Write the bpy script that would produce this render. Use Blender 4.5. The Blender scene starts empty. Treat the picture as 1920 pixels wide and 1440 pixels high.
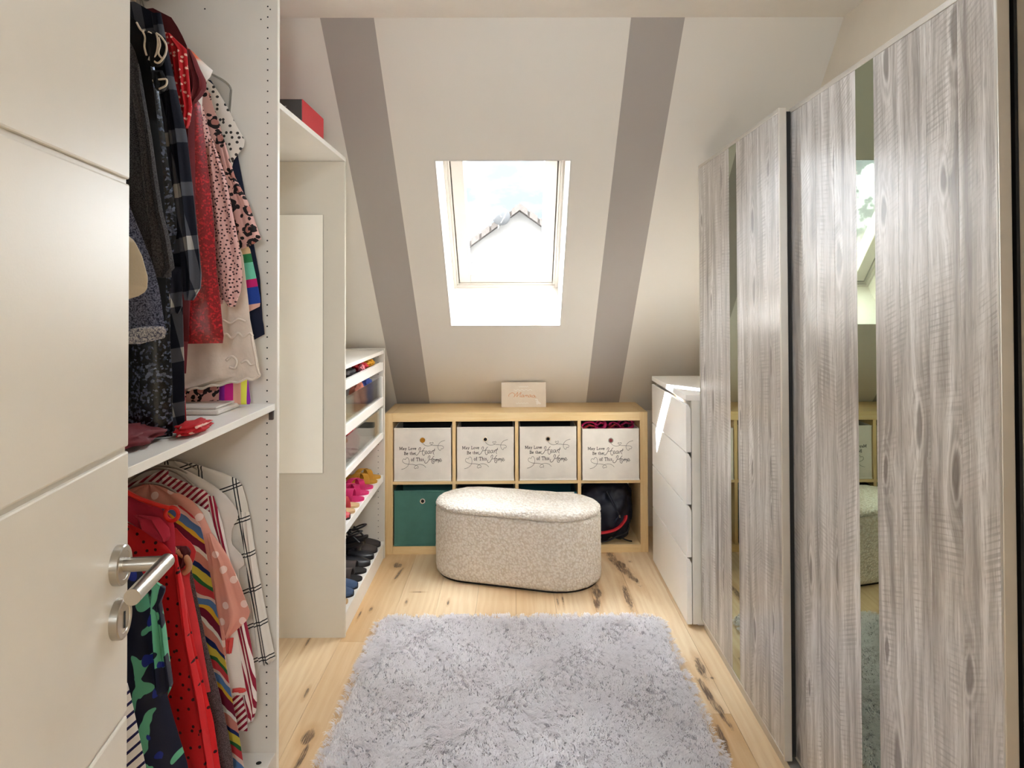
import bpy, math, random
import numpy as np
from mathutils import Vector, Matrix
random.seed(7); rng = np.random.default_rng(7)
sc = bpy.context.scene
COL = sc.collection
PI = math.pi

# ------------------------------------------------------------------ camera
F_PX, YAW, PITCH, ROLL, CX, CY, CAM_H = 1391.06, .0054, .0154, .0035, 971.19, 539.33, 1.4177
def _rot(yaw, pitch, roll):
    cy, sy = math.cos(yaw), math.sin(yaw); cp, sp = math.cos(pitch), math.sin(pitch); cr, sr = math.cos(roll), math.sin(roll)
    Rz = np.array([[cy, -sy, 0], [sy, cy, 0], [0, 0, 1]]); Rx = np.array([[1, 0, 0], [0, cp, sp], [0, -sp, cp]])
    Ry = np.array([[cr, 0, -sr], [0, 1, 0], [sr, 0, cr]])
    return Ry @ Rx @ Rz
RM = _rot(YAW, PITCH, ROLL)
cam_d = bpy.data.cameras.new('camera'); cam = bpy.data.objects.new('camera', cam_d); COL.objects.link(cam)
cam_d.sensor_fit = 'HORIZONTAL'; cam_d.sensor_width = 36; cam_d.lens = F_PX * 36 / 1920
cam_d.shift_x = (960 - CX) / 1920; cam_d.shift_y = (CY - 720) / 1920
cam_d.clip_start = .02; cam_d.clip_end = 200
right, fwd, up = RM[0], RM[1], RM[2]
cam.matrix_world = Matrix(((right[0], up[0], -fwd[0], 0), (right[1], up[1], -fwd[1], 0), (right[2], up[2], -fwd[2], CAM_H), (0, 0, 0, 1)))
sc.camera = cam
def ray(px, py): return RM.T @ np.array([(px - CX) / F_PX, 1, -(py - CY) / F_PX])
def at_y(px, py, y):
    d = ray(px, py); t = y / d[1]; return (d[0] * t, y, CAM_H + d[2] * t)
def at_z(px, py, z):
    d = ray(px, py); t = (z - CAM_H) / d[2]; return (d[0] * t, d[1] * t, z)

# ------------------------------------------------------------------ node helper
def lin(c):
    if isinstance(c, str): c = [int(c[i:i + 2], 16) / 255 for i in (0, 2, 4)]
    return tuple((x / 12.92 if x <= .04045 else ((x + .055) / 1.055) ** 2.4) for x in c[:3]) + (1,)
class NT:
    def __init__(s, tree): s.t = tree; s.nodes = tree.nodes; s.links = tree.links
    def n(s, kind, props=None, **inp):
        nd = s.nodes.new(kind)
        for k, v in (props or {}).items(): setattr(nd, k, v)
        for k, v in inp.items():
            key = int(k[1:]) if (k[0] == 'i' and k[1:].isdigit()) else k.replace('_', ' ')
            s.set(nd.inputs[key], v)
        return nd
    def set(s, sock, v):
        if isinstance(v, bpy.types.NodeSocket): s.links.new(v, sock)
        elif isinstance(v, bpy.types.Node): s.links.new(v.outputs[0], sock)
        else: sock.default_value = v
    def m(s, op, a, b=0.0, c=0.0, clamp=False):
        nd = s.n('ShaderNodeMath', {'operation': op, 'use_clamp': clamp}, i0=a, i1=b)
        if op in ('MULTIPLY_ADD', 'COMPARE', 'SMOOTH_MIN', 'WRAP', 'PINGPONG'): s.set(nd.inputs[2], c)
        return nd.outputs[0]
    def mix(s, f, a, b, mode='MIX'):
        nd = s.nodes.new('ShaderNodeMix'); nd.data_type = 'RGBA'; nd.blend_type = mode
        s.set(nd.inputs[0], f); s.set(nd.inputs[6], a); s.set(nd.inputs[7], b); return nd.outputs[2]
    def ramp(s, f, stops, interp='LINEAR'):
        nd = s.nodes.new('ShaderNodeValToRGB'); cr = nd.color_ramp; cr.interpolation = interp
        while len(cr.elements) > 1: cr.elements.remove(cr.elements[-1])
        cr.elements[0].position = stops[0][0]; cr.elements[0].color = stops[0][1]
        for p, c in stops[1:]:
            e = cr.elements.new(p); e.color = c
        s.set(nd.inputs[0], f); return nd.outputs[0]
    def step(s, x, lo, hi):
        nd = s.n('ShaderNodeMapRange', {'interpolation_type': 'SMOOTHSTEP'}, i0=x, i1=lo, i2=hi); return nd.outputs[0]
    def obj(s): return s.n('ShaderNodeTexCoord').outputs['Object']
    def pos(s): return s.n('ShaderNodeNewGeometry').outputs['Position']
    def xyz(s, v): return s.n('ShaderNodeSeparateXYZ', i0=v).outputs
    def comb(s, x, y, z): return s.n('ShaderNodeCombineXYZ', i0=x, i1=y, i2=z).outputs[0]
    def scale(s, v, k): return s.n('ShaderNodeVectorMath', {'operation': 'MULTIPLY'}, i0=v, i1=k).outputs[0]
    def add(s, v, k): return s.n('ShaderNodeVectorMath', {'operation': 'ADD'}, i0=v, i1=k).outputs[0]
    def noise(s, v, scale=5., detail=3., rough=.5, dist=0.): return s.n('ShaderNodeTexNoise', Vector=v, Scale=scale, Detail=detail, Roughness=rough, Distortion=dist).outputs[0]
    def voro(s, v, scale=5., feature='F1', rnd=1., dim='3D'): return s.n('ShaderNodeTexVoronoi', {'feature': feature, 'voronoi_dimensions': dim}, Vector=v, Scale=scale, Randomness=rnd).outputs
    def bump(s, h, strength=.3, dist=.002): return s.n('ShaderNodeBump', Strength=strength, Distance=dist, Height=h).outputs[0]

# ------------------------------------------------------------------ world, sun, exposure
sc.view_settings.view_transform = 'Standard'; sc.view_settings.look = 'None'
sc.view_settings.gamma = 1; sc.view_settings.use_curve_mapping = False
sc.view_settings.exposure = 1.47
sc.cycles.max_bounces = 14; sc.cycles.diffuse_bounces = 9; sc.cycles.transmission_bounces = 9      # white room: let the daylight bounce
W = bpy.data.worlds.new('sky'); sc.world = W; W.use_nodes = True
wt = NT(W.node_tree); wt.nodes.clear()
wd = wt.n('ShaderNodeTexCoord').outputs['Generated']
cl = wt.noise(wt.scale(wd, (1, 1, 1.6)), 5.5, 6, .55, .4)
skyc = wt.ramp(cl, [(0.38, (.27, .31, .37, 1)), (.47, (.45, .48, .52, 1)), (.62, (10.6, 11.3, 12., 1))])
zup = wt.m('MAXIMUM', wt.xyz(wd)[2], 0.)
grad = wt.m('MULTIPLY_ADD', zup, 2.0, 1.0)          # overcast sky: zenith three times the horizon
bg = wt.n('ShaderNodeBackground', Color=skyc, Strength=grad)
wt.links.new(bg.outputs[0], wt.n('ShaderNodeOutputWorld').inputs[0])
sun_d = bpy.data.lights.new('sun', 'SUN'); sun_d.energy = 70.0; sun_d.angle = .009; sun_d.color = (1, 1, .99)
sun = bpy.data.objects.new('sun', sun_d); COL.objects.link(sun); sun.location = (-6, 5, 9)
sun.rotation_euler = Vector((1.03, -.243, -1.14)).to_track_quat('-Z', 'Y').to_euler()
ROOM_FILL, HALL_FILL = 10.0, 33.0  # strengths of the two added fill lights

# ------------------------------------------------------------------ mesh helpers
ORG = {}
class MB:
    def __init__(s): s.v = []; s.f = []
    def add(s, vs, fs):
        o = len(s.v); s.v += [tuple(map(float, p)) for p in vs]; s.f += [tuple(i + o for i in f) for f in fs]; return s
    def box(s, a, b):
        (x0, y0, z0), (x1, y1, z1) = a, b
        x0, x1 = sorted((x0, x1)); y0, y1 = sorted((y0, y1)); z0, z1 = sorted((z0, z1))
        return s.add([(x0, y0, z0), (x1, y0, z0), (x1, y1, z0), (x0, y1, z0), (x0, y0, z1), (x1, y0, z1), (x1, y1, z1), (x0, y1, z1)],
                     [(3, 2, 1, 0), (4, 5, 6, 7), (0, 1, 5, 4), (1, 2, 6, 5), (2, 3, 7, 6), (3, 0, 4, 7)])
    def hexa(s, p):     # 8 corners, bottom 4 ccw then top 4
        return s.add(p, [(3, 2, 1, 0), (4, 5, 6, 7), (0, 1, 5, 4), (1, 2, 6, 5), (2, 3, 7, 6), (3, 0, 4, 7)])
    def prism(s, poly, axis, a, b):   # poly: 2D points ccw; extruded along axis from a to b
        def P(u, v, w): return {'x': (w, u, v), 'y': (u, w, v), 'z': (u, v, w)}[axis]
        n = len(poly); vs = [P(u, v, a) for u, v in poly] + [P(u, v, b) for u, v in poly]
        return s.add(vs, [tuple(range(n - 1, -1, -1)), tuple(range(n, 2 * n))] + [(i, (i + 1) % n, n + (i + 1) % n, n + i) for i in range(n)])
    def lathe(s, prof, c, axis='z', seg=24):   # prof: (r,h)
        vs, fs = [], []
        ax = {'z': lambda r, t, h: (r * math.cos(t), r * math.sin(t), h), 'y': lambda r, t, h: (r * math.cos(t), h, r * math.sin(t)),
              'x': lambda r, t, h: (h, r * math.cos(t), r * math.sin(t))}[axis]
        for r, h in prof:
            for i in range(seg):
                p = ax(r, 2 * PI * i / seg, h); vs.append((c[0] + p[0], c[1] + p[1], c[2] + p[2]))
        for j in range(len(prof) - 1):
            for i in range(seg): fs.append((j * seg + i, j * seg + (i + 1) % seg, (j + 1) * seg + (i + 1) % seg, (j + 1) * seg + i))
        fs.append(tuple(range(seg - 1, -1, -1))); fs.append(tuple((len(prof) - 1) * seg + i for i in range(seg)))
        return s.add(vs, fs)
    def tube(s, pts, r, seg=10, cap=True, flat=1.0):
        pts = [Vector(p) for p in pts]; n = len(pts); rr = r if isinstance(r, (list, tuple)) else [r] * n
        vs, fs = [], []; ref = Vector((0, 0, 1))
        t0 = (pts[1] - pts[0]).normalized()
        if abs(t0.dot(ref)) > .95: ref = Vector((1, 0, 0))
        for i, p in enumerate(pts):
            t = (pts[min(i + 1, n - 1)] - pts[max(i - 1, 0)]).normalized()
            a = t.cross(ref)
            if a.length < 1e-4: a = t.cross(Vector((0, 1, 0)))
            a.normalize(); b = a.cross(t).normalized(); ref = b
            for k in range(seg):
                q = 2 * PI * k / seg; vs.append(p + a * (math.cos(q) * rr[i]) + b * (math.sin(q) * rr[i] * flat))
        for i in range(n - 1):
            for k in range(seg): fs.append((i * seg + k, i * seg + (k + 1) % seg, (i + 1) * seg + (k + 1) % seg, (i + 1) * seg + k))
        if cap: fs.append(tuple(range(seg - 1, -1, -1))); fs.append(tuple((n - 1) * seg + k for k in range(seg)))
        return s.add(vs, fs)
    def build(s, name, mat, parent=None, smooth=False, bevel=0, origin=None, kind=None, label=None, subsurf=0):
        if parent is not None: og = ORG[parent.name]; my = og if origin is None else Vector(origin)
        else:
            if origin is None:
                a = np.array(s.v); origin = (a[:, 0].mean(), a[:, 1].mean(), a[:, 2].min())
            my = Vector(origin); og = Vector((0, 0, 0))
        me = bpy.data.meshes.new(name)
        me.from_pydata([(x - my.x, y - my.y, z - my.z) for x, y, z in s.v], [], s.f); me.update()
        if smooth:
            me.polygons.foreach_set('use_smooth', [True] * len(me.polygons))
            if smooth is not True: me.set_sharp_from_angle(angle=smooth)
        o = bpy.data.objects.new(name, me); COL.objects.link(o)
        if parent is not None: o.parent = parent
        o.location = my - og
        if mat: me.materials.append(mat)
        if bevel:
            b = o.modifiers.new('bevel', 'BEVEL'); b.width = bevel; b.segments = 2; b.limit_method = 'ANGLE'; b.angle_limit = .6
        if subsurf:
            m = o.modifiers.new('subsurf', 'SUBSURF'); m.levels = m.render_levels = subsurf
        if kind: o['kind'] = kind
        if label: o['label'] = label
        ORG[o.name] = my
        return o
def thing(name, loc, label=None, cat=None, group=None, kind=None):
    o = bpy.data.objects.new(name, None); COL.objects.link(o); o.location = loc; o.empty_display_size = .05
    ORG[o.name] = Vector(loc); tag(o, label, cat, group, kind); return o
def tag(o, label=None, cat=None, group=None, kind=None):
    for k, v in (('label', label), ('category', cat), ('group', group), ('kind', kind)):
        if v: o[k] = v
    return o
def B(a, b): return MB().box(a, b)
def smooth_path(pts, n=6):
    P = [np.array(p, float) for p in pts]; out = []
    for i in range(len(P) - 1):
        p0, p1, p2, p3 = P[max(i - 1, 0)], P[i], P[i + 1], P[min(i + 2, len(P) - 1)]
        for k in range(n):
            t = k / n; out.append(.5 * ((2 * p1) + (-p0 + p2) * t + (2 * p0 - 5 * p1 + 4 * p2 - p3) * t * t + (-p0 + 3 * p1 - 3 * p2 + p3) * t ** 3))
    out.append(P[-1]); return out

# ------------------------------------------------------------------ materials
MATS = {}
def newmat(name):
    m = bpy.data.materials.new(name); m.use_nodes = True; t = NT(m.node_tree); t.nodes.clear()
    bs = t.n('ShaderNodeBsdfPrincipled'); t.links.new(bs.outputs[0], t.n('ShaderNodeOutputMaterial').inputs[0])
    MATS[name] = m; return m, t, bs
def plain(name, col, rough=.5, metal=0., bump=None, var=.04, spec=.5, coat=0.):
    m, t, bs = newmat(name); c = lin(col)
    nz = t.noise(t.obj(), 9, 4, .6)
    d = tuple(x * (1 - var * 2) for x in c[:3]) + (1,)
    t.set(bs.inputs['Base Color'], t.mix(t.step(nz, .3, .7), d, c))
    bs.inputs['Roughness'].default_value = rough; bs.inputs['Metallic'].default_value = metal
    bs.inputs['Specular IOR Level'].default_value = spec; bs.inputs['Coat Weight'].default_value = coat
    if bump:
        sc_, st = bump; t.set(bs.inputs['Normal'], t.bump(t.noise(t.obj(), sc_, 3), st, .002))
    return m
white = plain('white_lacquer', 'efece6', .38, var=.01)
white_gloss = plain('white_gloss', 'f6f4f0', .3, var=.01)
door_white = plain('door_lacquer', 'd6d0c5', .36, var=.01, bump=(260, .06))
panel_white = plain('panel_white', 'e9e5dc', .45, var=.015)
panel_in = plain('panel_inside', 'dcd6cd', .5, var=.015)
wall_m = plain('wall_paint', 'e1dbd1', .85, bump=(180, .12), var=.015)
wall_warm = plain('wall_paint_warm', 'e0d6c6', .85, bump=(180, .12), var=.015)
ceil_m = plain('ceiling_paint', 'f0ebe4', .9, bump=(160, .1), var=.012)
alu = plain('aluminium', 'cfcac2', .42, .75, var=.03)
steel = plain('brushed_steel', 'b9b4ac', .28, 1.0, var=.05)
chrome = plain('chrome', 'dddddd', .12, 1.0)
black = plain('black_plastic', '0d0b0a', .55)
hole_m = plain('dark_hole', '120e0c', .8)
gold = plain('gold', 'c8923a', .3, .9)
rose = plain('rose_gold_print', 'dba47c', .45, .3)
print_blk = plain('print_black', '2a2724', .7)
print_wht = plain('print_white', 'f7f1e8', .6)
fab_cream = plain('fabric_cream', 'e9e2d9', .9, bump=(420, .25), var=.05)
fab_cream_lt = plain('fabric_hem', 'f2ece2', .9)
fab_dark = plain('fabric_charcoal', '2c2b2b', .95)
teal = plain('fabric_teal', '4d8076', .85, bump=(420, .2), var=.08)
teal_d = plain('fabric_dark_teal', '12525a', .85)
magenta = plain('magenta_leather', 'd22a6d', .5)
coral = plain('coral_leather', 'c33b45', .5)
mustard = plain('mustard_leather', 'c48f2b', .55)
tan = plain('tan_leather', 'b98a68', .6)
blk_leather = plain('black_leather', '17151a', .42)
dk_taupe = plain('dark_taupe_suede', '3a3230', .8)
choc = plain('chocolate_leather', '4a3f3b', .55)
blue_suede = plain('blue_suede', '3d5272', .8)
sole_m = plain('sole', '241f1d', .8)
cork = plain('cork', 'c7a67a', .8)
red_card = plain('red_card', 'c92a33', .5)
red_dk = plain('red_card_dark', '7d1522', .6)
grey_card = plain('charcoal_card', '47413e', .6)
felt = plain('grey_felt', '5c5a5a', 1., bump=(300, .4))
red_plastic = plain('red_plastic', 'e02a22', .3)
navy_fab = plain('navy_nylon', '161a2c', .6, bump=(60, .3), var=.2)
red_fab = plain('red_nylon', 'c01824', .6)
brick_out = plain('outside_render', '67635e', .9)

def wall_slope():
    m, t, bs = newmat('slope_paint')
    x = t.xyz(t.pos())[0]
    def band(a, b): return t.m('MULTIPLY', t.m('GREATER_THAN', x, a), t.m('LESS_THAN', x, b))
    f = t.m('ADD', band(-.718, -.518), band(.440, .641))
    t.set(bs.inputs['Base Color'], t.mix(f, lin('e1dcd4'), lin('aaa39d')))
    bs.inputs['Roughness'].default_value = .85
    t.set(bs.inputs['Normal'], t.bump(t.noise(t.pos(), 180, 3), .12, .002)); return m
slope_m = wall_slope()

def wood_pale(name, c1, c2, axis):
    m, t, bs = newmat(name); o = t.obj(); r = t.n('ShaderNodeObjectInfo').outputs['Random']
    k = {'x': (1.2, 18, 18), 'y': (18, 1.2, 18), 'z': (18, 18, 1.2)}[axis]
    v = t.add(t.scale(o, k), t.comb(t.m('MULTIPLY', r, 30.), 0, 0))
    n1 = t.noise(v, 2.2, 5, .6, .6); n2 = t.noise(v, 9, 4, .6)
    c = t.mix(t.step(n1, .3, .7), lin(c1), lin(c2)); c = t.mix(t.m('MULTIPLY', t.step(n2, .5, .75), .25), c, lin('c79a5c'))
    t.set(bs.inputs['Base Color'], c); bs.inputs['Roughness'].default_value = .42
    t.set(bs.inputs['Normal'], t.bump(n2, .12, .001)); return m
birch_h = wood_pale('birch_across', 'ecd0a0', 'e4c48e', 'x')
birch_v = wood_pale('birch_up', 'ebce9c', 'e2c08a', 'z')
birch_y = wood_pale('birch_deep', 'e8ca96', 'dfbc84', 'y')

def floor_wood():
    m, t, bs = newmat('oak_floor'); p = t.pos(); r = t.n('ShaderNodeObjectInfo').outputs['Random']
    x, y, z = t.xyz(p)
    v = t.comb(t.m('MULTIPLY_ADD', x, 1., t.m('MULTIPLY', r, 7.)), t.m('MULTIPLY', y, .11), t.m('MULTIPLY', r, 13.))
    warp = t.noise(v, 4., 2, .5)
    ring = t.n('ShaderNodeTexWave', {'wave_type': 'BANDS', 'bands_direction': 'X'}, Vector=v, Scale=9., Distortion=9., Detail=3., Detail_Scale=1.4).outputs[1]
    fine = t.noise(t.comb(t.m('MULTIPLY', x, 130.), t.m('MULTIPLY', y, 5.), r), 1., 4, .6)
    c = t.mix(t.step(r, 0., 1.), lin('ebd5b4'), lin('d3b083'))
    c = t.mix(t.m('MULTIPLY', t.step(warp, .4, .7), .5), c, lin('f2dcb8'))
    c = t.mix(t.m('MULTIPLY', ring, .22), c, lin('c79a65'))
    c = t.mix(t.m('MULTIPLY', t.step(fine, .45, .8), .22), c, lin('bd8d58'))
    # knots and dark heartwood streaks of the boards: (x, y, half width, half length, slant)
    ks = [(-.627, 3.985, .030, .045, .0), (-.60, 3.86, .010, .09, .12), (-.674, 2.437, .022, .050, 0), (-.664, 2.31, .010, .09, .05), (.712, 2.85, .022, .10, 0),
          (.695, 2.65, .016, .20, -.10), (.665, 2.40, .012, .12, .05), (-.754, 2.70, .007, .04, 0), (-.51, 3.50, .007, .03, 0), (-.313, 3.495, .006, .035, 0),
          (.393, 3.60, .024, .12, 0), (.385, 3.50, .02, .12, .1), (.56, 3.95, .035, .28, -.2), (.535, 3.55, .018, .18, 0), (.20, 3.50, .006, .06, 0), (.225, 3.5, .005, .07, 0),
          (-.86, 3.13, .006, .09, 0), (.62, 4.02, .008, .015, 0), (-.66, 3.42, .008, .03, 0), (-.70, 3.36, .005, .05, 0), (.735, 2.79, .008, .012, 0), (-.47, 3.62, .03, .008, 0)]
    wob = t.m('SUBTRACT', t.noise(t.comb(t.m('MULTIPLY', x, 30.), t.m('MULTIPLY', y, 9.), 0), 1., 4, .65), .5)
    acc = None
    for kx, ky, a, b, sl in ks:
        dy = t.m('SUBTRACT', y, ky)
        dx = t.m('SUBTRACT', t.m('SUBTRACT', x, kx), t.m('MULTIPLY', dy, sl))
        d2 = t.m('ADD', t.m('POWER', t.m('ABSOLUTE', t.m('DIVIDE', dx, a)), 2.), t.m('POWER', t.m('ABSOLUTE', t.m('DIVIDE', dy, b)), 2.))
        acc = d2 if acc is None else t.m('MINIMUM', acc, d2)
    k = t.m('ADD', acc, t.m('MULTIPLY', wob, 3.2))
    halo = t.m('SUBTRACT', 1., t.step(k, .6, 4.)); core = t.m('SUBTRACT', 1., t.step(k, .2, .9))
    grain = t.noise(t.comb(t.m('MULTIPLY', x, 300.), t.m('MULTIPLY', y, 14.), 0), 1., 3, .6)
    c = t.mix(t.m('MULTIPLY', halo, .4), c, lin('b98850'))
    c = t.mix(t.m('MULTIPLY', core, t.step(grain, .25, .6)), c, lin('5a4334'))
    t.set(bs.inputs['Base Color'], c); bs.inputs['Roughness'].default_value = .42
    t.set(bs.inputs['Normal'], t.bump(t.m('ADD', fine, core), .10, .001)); return m
oak = floor_wood()

def grey_wood():
    m, t, bs = newmat('weathered_grey_board'); o = t.pos(); r = t.n('ShaderNodeObjectInfo').outputs['Random']
    x, y, z = t.xyz(o)
    y2 = t.m('MULTIPLY_ADD', r, 17., y); z2 = t.m('MULTIPLY_ADD', r, 9., z)
    kv = t.comb(t.m('MULTIPLY', y2, 8.), t.m('MULTIPLY', z2, 2.4), 0)
    vo = t.voro(t.add(kv, t.scale(t.n('ShaderNodeTexNoise', Vector=t.comb(0, t.m('MULTIPLY', y2, 22.), t.m('MULTIPLY', z2, 9.)), Scale=1.).outputs[1], (.22, .16, 0))), 1., 'F1', 1., '2D')
    rc = t.xyz(vo[1])[0]; vd = t.m('ADD', t.m('MULTIPLY', vo[0], t.m('MULTIPLY_ADD', rc, 1.4, .8)), t.m('GREATER_THAN', rc, .52))
    knot = t.m('SUBTRACT', 1., t.step(vd, .05, .12)); halo = t.m('SUBTRACT', 1., t.step(vd, .06, .50))
    rings = t.m('MULTIPLY', t.m('SINE', t.m('MULTIPLY', vd, 60.)), t.m('POWER', halo, 2.))
    side = t.m('SUBTRACT', t.noise(t.comb(0, t.m('MULTIPLY', y2, 5.), t.m('MULTIPLY', z2, 2.2)), 1., 2), .5)
    vv = t.comb(0, t.m('ADD', y2, t.m('ADD', t.m('MULTIPLY', t.m('MULTIPLY', halo, side), .16), t.m('MULTIPLY', side, .03))), t.m('MULTIPLY', z2, .06))
    n1 = t.noise(vv, 26, 5, .65, .2); n2 = t.noise(vv, 95, 4, .65, .1); n4 = t.noise(vv, 300, 3, .6)
    n3 = t.noise(t.comb(0, t.m('MULTIPLY', y2, 3.), t.m('MULTIPLY', z2, 1.5)), 1.5, 3)
    saw = t.n('ShaderNodeTexWave', {'wave_type': 'BANDS', 'bands_direction': 'Z'}, Vector=t.comb(0, 0, t.m('MULTIPLY_ADD', y2, t.m('MULTIPLY_ADD', r, .9, -.25), z)), Scale=26., Distortion=7., Detail=3., Detail_Scale=3., Detail_Roughness=.6).outputs[1]
    sawm = t.m('MULTIPLY', t.step(saw, .45, .95), t.m('MULTIPLY', t.step(t.noise(t.comb(0, t.m('MULTIPLY', y2, 14.), t.m('MULTIPLY', z2, 5.)), 1., 3), .42, .7), .55))
    c = t.ramp(n1, [(.30, lin('756d67')), (.44, lin('aca59f')), (.56, lin('c9c4bf')), (.70, lin('e8e5e2'))])
    c = t.mix(t.m('MULTIPLY', t.step(n2, .54, .78), .60), c, lin('ece9e6'))
    c = t.mix(t.m('MULTIPLY', t.m('SUBTRACT', 1., t.step(n2, .28, .46)), .60), c, lin('837a73'))
    c = t.mix(t.m('MULTIPLY', t.m('SUBTRACT', 1., t.step(n4, .32, .50)), .55), c, lin('7c746e'))
    c = t.mix(sawm, c, lin('857d76'))
    c = t.mix(t.m('MULTIPLY', t.m('MAXIMUM', rings, 0.), .34), c, lin('e6e2de')); c = t.mix(t.m('MULTIPLY', t.m('MAXIMUM', t.m('MULTIPLY', rings, -1.), 0.), .38), c, lin('877d75'))
    c = t.mix(t.m('MULTIPLY', knot, .80), c, lin('675e57'))
    c = t.mix(t.m('MULTIPLY', t.step(n3, .5, .75), .40), c, lin('9a9089'))
    t.set(bs.inputs['Base Color'], c); bs.inputs['Roughness'].default_value = .36; bs.inputs['Coat Weight'].default_value = .45; bs.inputs['Coat Roughness'].default_value = .24
    bs.inputs['Specular IOR Level'].default_value = .6
    t.set(bs.inputs['Normal'], t.bump(t.m('ADD', n2, t.m('ADD', n1, n4)), .10, .001)); return m
greyboard = grey_wood()

m_, t_, b_ = newmat('tinted_mirror'); b_.inputs['Base Color'].default_value = (.30, .345, .25, 1); b_.inputs['Metallic'].default_value = 1; b_.inputs['Roughness'].default_value = .012
tinted = m_
m_, t_, b_ = newmat('mirror'); b_.inputs['Base Color'].default_value = (.93, .94, .92, 1); b_.inputs['Metallic'].default_value = 1; b_.inputs['Roughness'].default_value = .01
mirror_m = m_
def glass_mat(name, tint, gl=.08):
    m = bpy.data.materials.new(name); m.use_nodes = True; t = NT(m.node_tree); t.nodes.clear()
    tr = t.n('ShaderNodeBsdfTransparent', Color=tint); g = t.n('ShaderNodeBsdfGlossy', Color=(1, 1, 1, 1), Roughness=.02)
    fr = t.n('ShaderNodeFresnel', IOR=1.35).outputs[0]
    mx = t.n('ShaderNodeMixShader', i0=t.m('MULTIPLY', fr, gl * 8), i1=tr.outputs[0], i2=g.outputs[0])
    t.links.new(mx.outputs[0], t.n('ShaderNodeOutputMaterial').inputs[0]); return m
pane_m = glass_mat('window_glass', (.97, .98, .985, 1), .06)
drawer_glass = glass_mat('drawer_glass', (.90, .92, .91, 1), .1)
clear_plastic = glass_mat('clear_plastic', (.82, .82, .80, 1), .16)
pink_plastic = glass_mat('pink_plastic', (.90, .50, .48, 1), .12)
def boucle():
    m, t, bs = newmat('boucle'); o = t.obj()
    v = t.voro(o, 95, 'SMOOTH_F1')[0]; n = t.noise(o, 140, 3); n2 = t.noise(o, 60, 2)
    h = t.m('ADD', t.m('SUBTRACT', 1., v), t.m('MULTIPLY', n, .8))
    t.set(bs.inputs['Base Color'], t.mix(t.step(h, .7, 1.25), lin('dcd0c0'), lin('f3ece2')))
    bs.inputs['Roughness'].default_value = .95; bs.inputs['Sheen Weight'].default_value = .3
    t.set(bs.inputs['Normal'], t.bump(t.m('ADD', h, t.m('MULTIPLY', n2, .6)), .95, .009)); return m
boucle_m = boucle()
def rug_mat():
    m, t, bs = newmat('rug_pile'); o = t.obj()
    nz = t.noise(o, 6, 3); fz = t.noise(o, 120, 2)
    c = t.mix(t.step(nz, .3, .7), lin('fbf9fa'), lin('fefdfe')); c = t.mix(t.m('MULTIPLY', t.step(fz, .3, .7), .3), c, lin('f4f1f2'))
    c = t.mix(t.n('ShaderNodeNewGeometry').outputs['Random Per Island'], c, t.mix(1., c, lin('f3f1f2'), 'MULTIPLY'))
    t.nodes.remove(bs); out_n = [q for q in t.nodes if q.type == 'OUTPUT_MATERIAL'][0]
    mx = t.n('ShaderNodeMixShader', i0=.45, i1=t.n('ShaderNodeBsdfDiffuse', Color=c).outputs[0], i2=t.n('ShaderNodeBsdfTranslucent', Color=c).outputs[0])
    t.links.new(mx.outputs[0], out_n.inputs[0]); return m
rug_m = rug_mat()
def fill_glow(name, s):  # glow of the added fill lights
    m = bpy.data.materials.new(name); m.use_nodes = True; t = NT(m.node_tree); t.nodes.clear()
    e = t.n('ShaderNodeEmission', Color=(.86, .96, 1.04, 1), Strength=s); t.links.new(e.outputs[0], t.n('ShaderNodeOutputMaterial').inputs[0]); return m

# ================================================================== the room
XL, XR, ZC, YR = -1.31, 1.235, 2.466, .15      # side walls, ceiling height, room face of the doorway wall
SA = math.radians(43); q0 = Vector((0, 4.029, 1.271)); SV = Vector((0, -math.cos(SA), math.sin(SA))); SN = Vector((0, math.sin(SA), math.cos(SA)))
def S(u, v, w): return q0 + Vector((u, 0, 0)) + SV * v + SN * w
def sbox(mb, u, v, w):   # box in roof-slope coordinates
    (u0, u1), (v0, v1), (w0, w1) = u, v, w
    return mb.hexa([S(u0, v0, w0), S(u0, v0, w1), S(u1, v0, w1), S(u1, v0, w0), S(u0, v1, w0), S(u0, v1, w1), S(u1, v1, w1), S(u1, v1, w0)][::1])
def struct(o): o['kind'] = 'structure'; return o

floor = thing('floor', (0, 2, 0), kind='structure')
B((XL - .1, -2.0, -.06), (XR + .1, 4.75, -.004)).build('subfloor', plain('subfloor', '6b4c2c', .8), floor)
pw = .183; x0 = -.545 - 5 * pw
for i in range(15):
    xa, xb = max(x0 + i * pw, XL - .02), min(x0 + (i + 1) * pw, XR + .02)
    if xb - xa < .02: continue
    off = [3.354, 2.05, 3.72, 2.55, 3.1][(i * 2 + 1) % 5]
    cuts = [-2.0, off - 4.2, off - 2.1, off, off + 2.1]
    cuts = sorted({min(max(c, -2.0), 4.74) for c in cuts} | {4.74})
    for ya, yb in zip(cuts[:-1], cuts[1:]):
        if yb - ya < .05: continue
        B((xa + .0006, ya + .0006, -.006), (xb - .0006, yb - .0006, 0)).build('plank', oak, floor, origin=((xa + xb) / 2, (ya + yb) / 2, 0))

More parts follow.
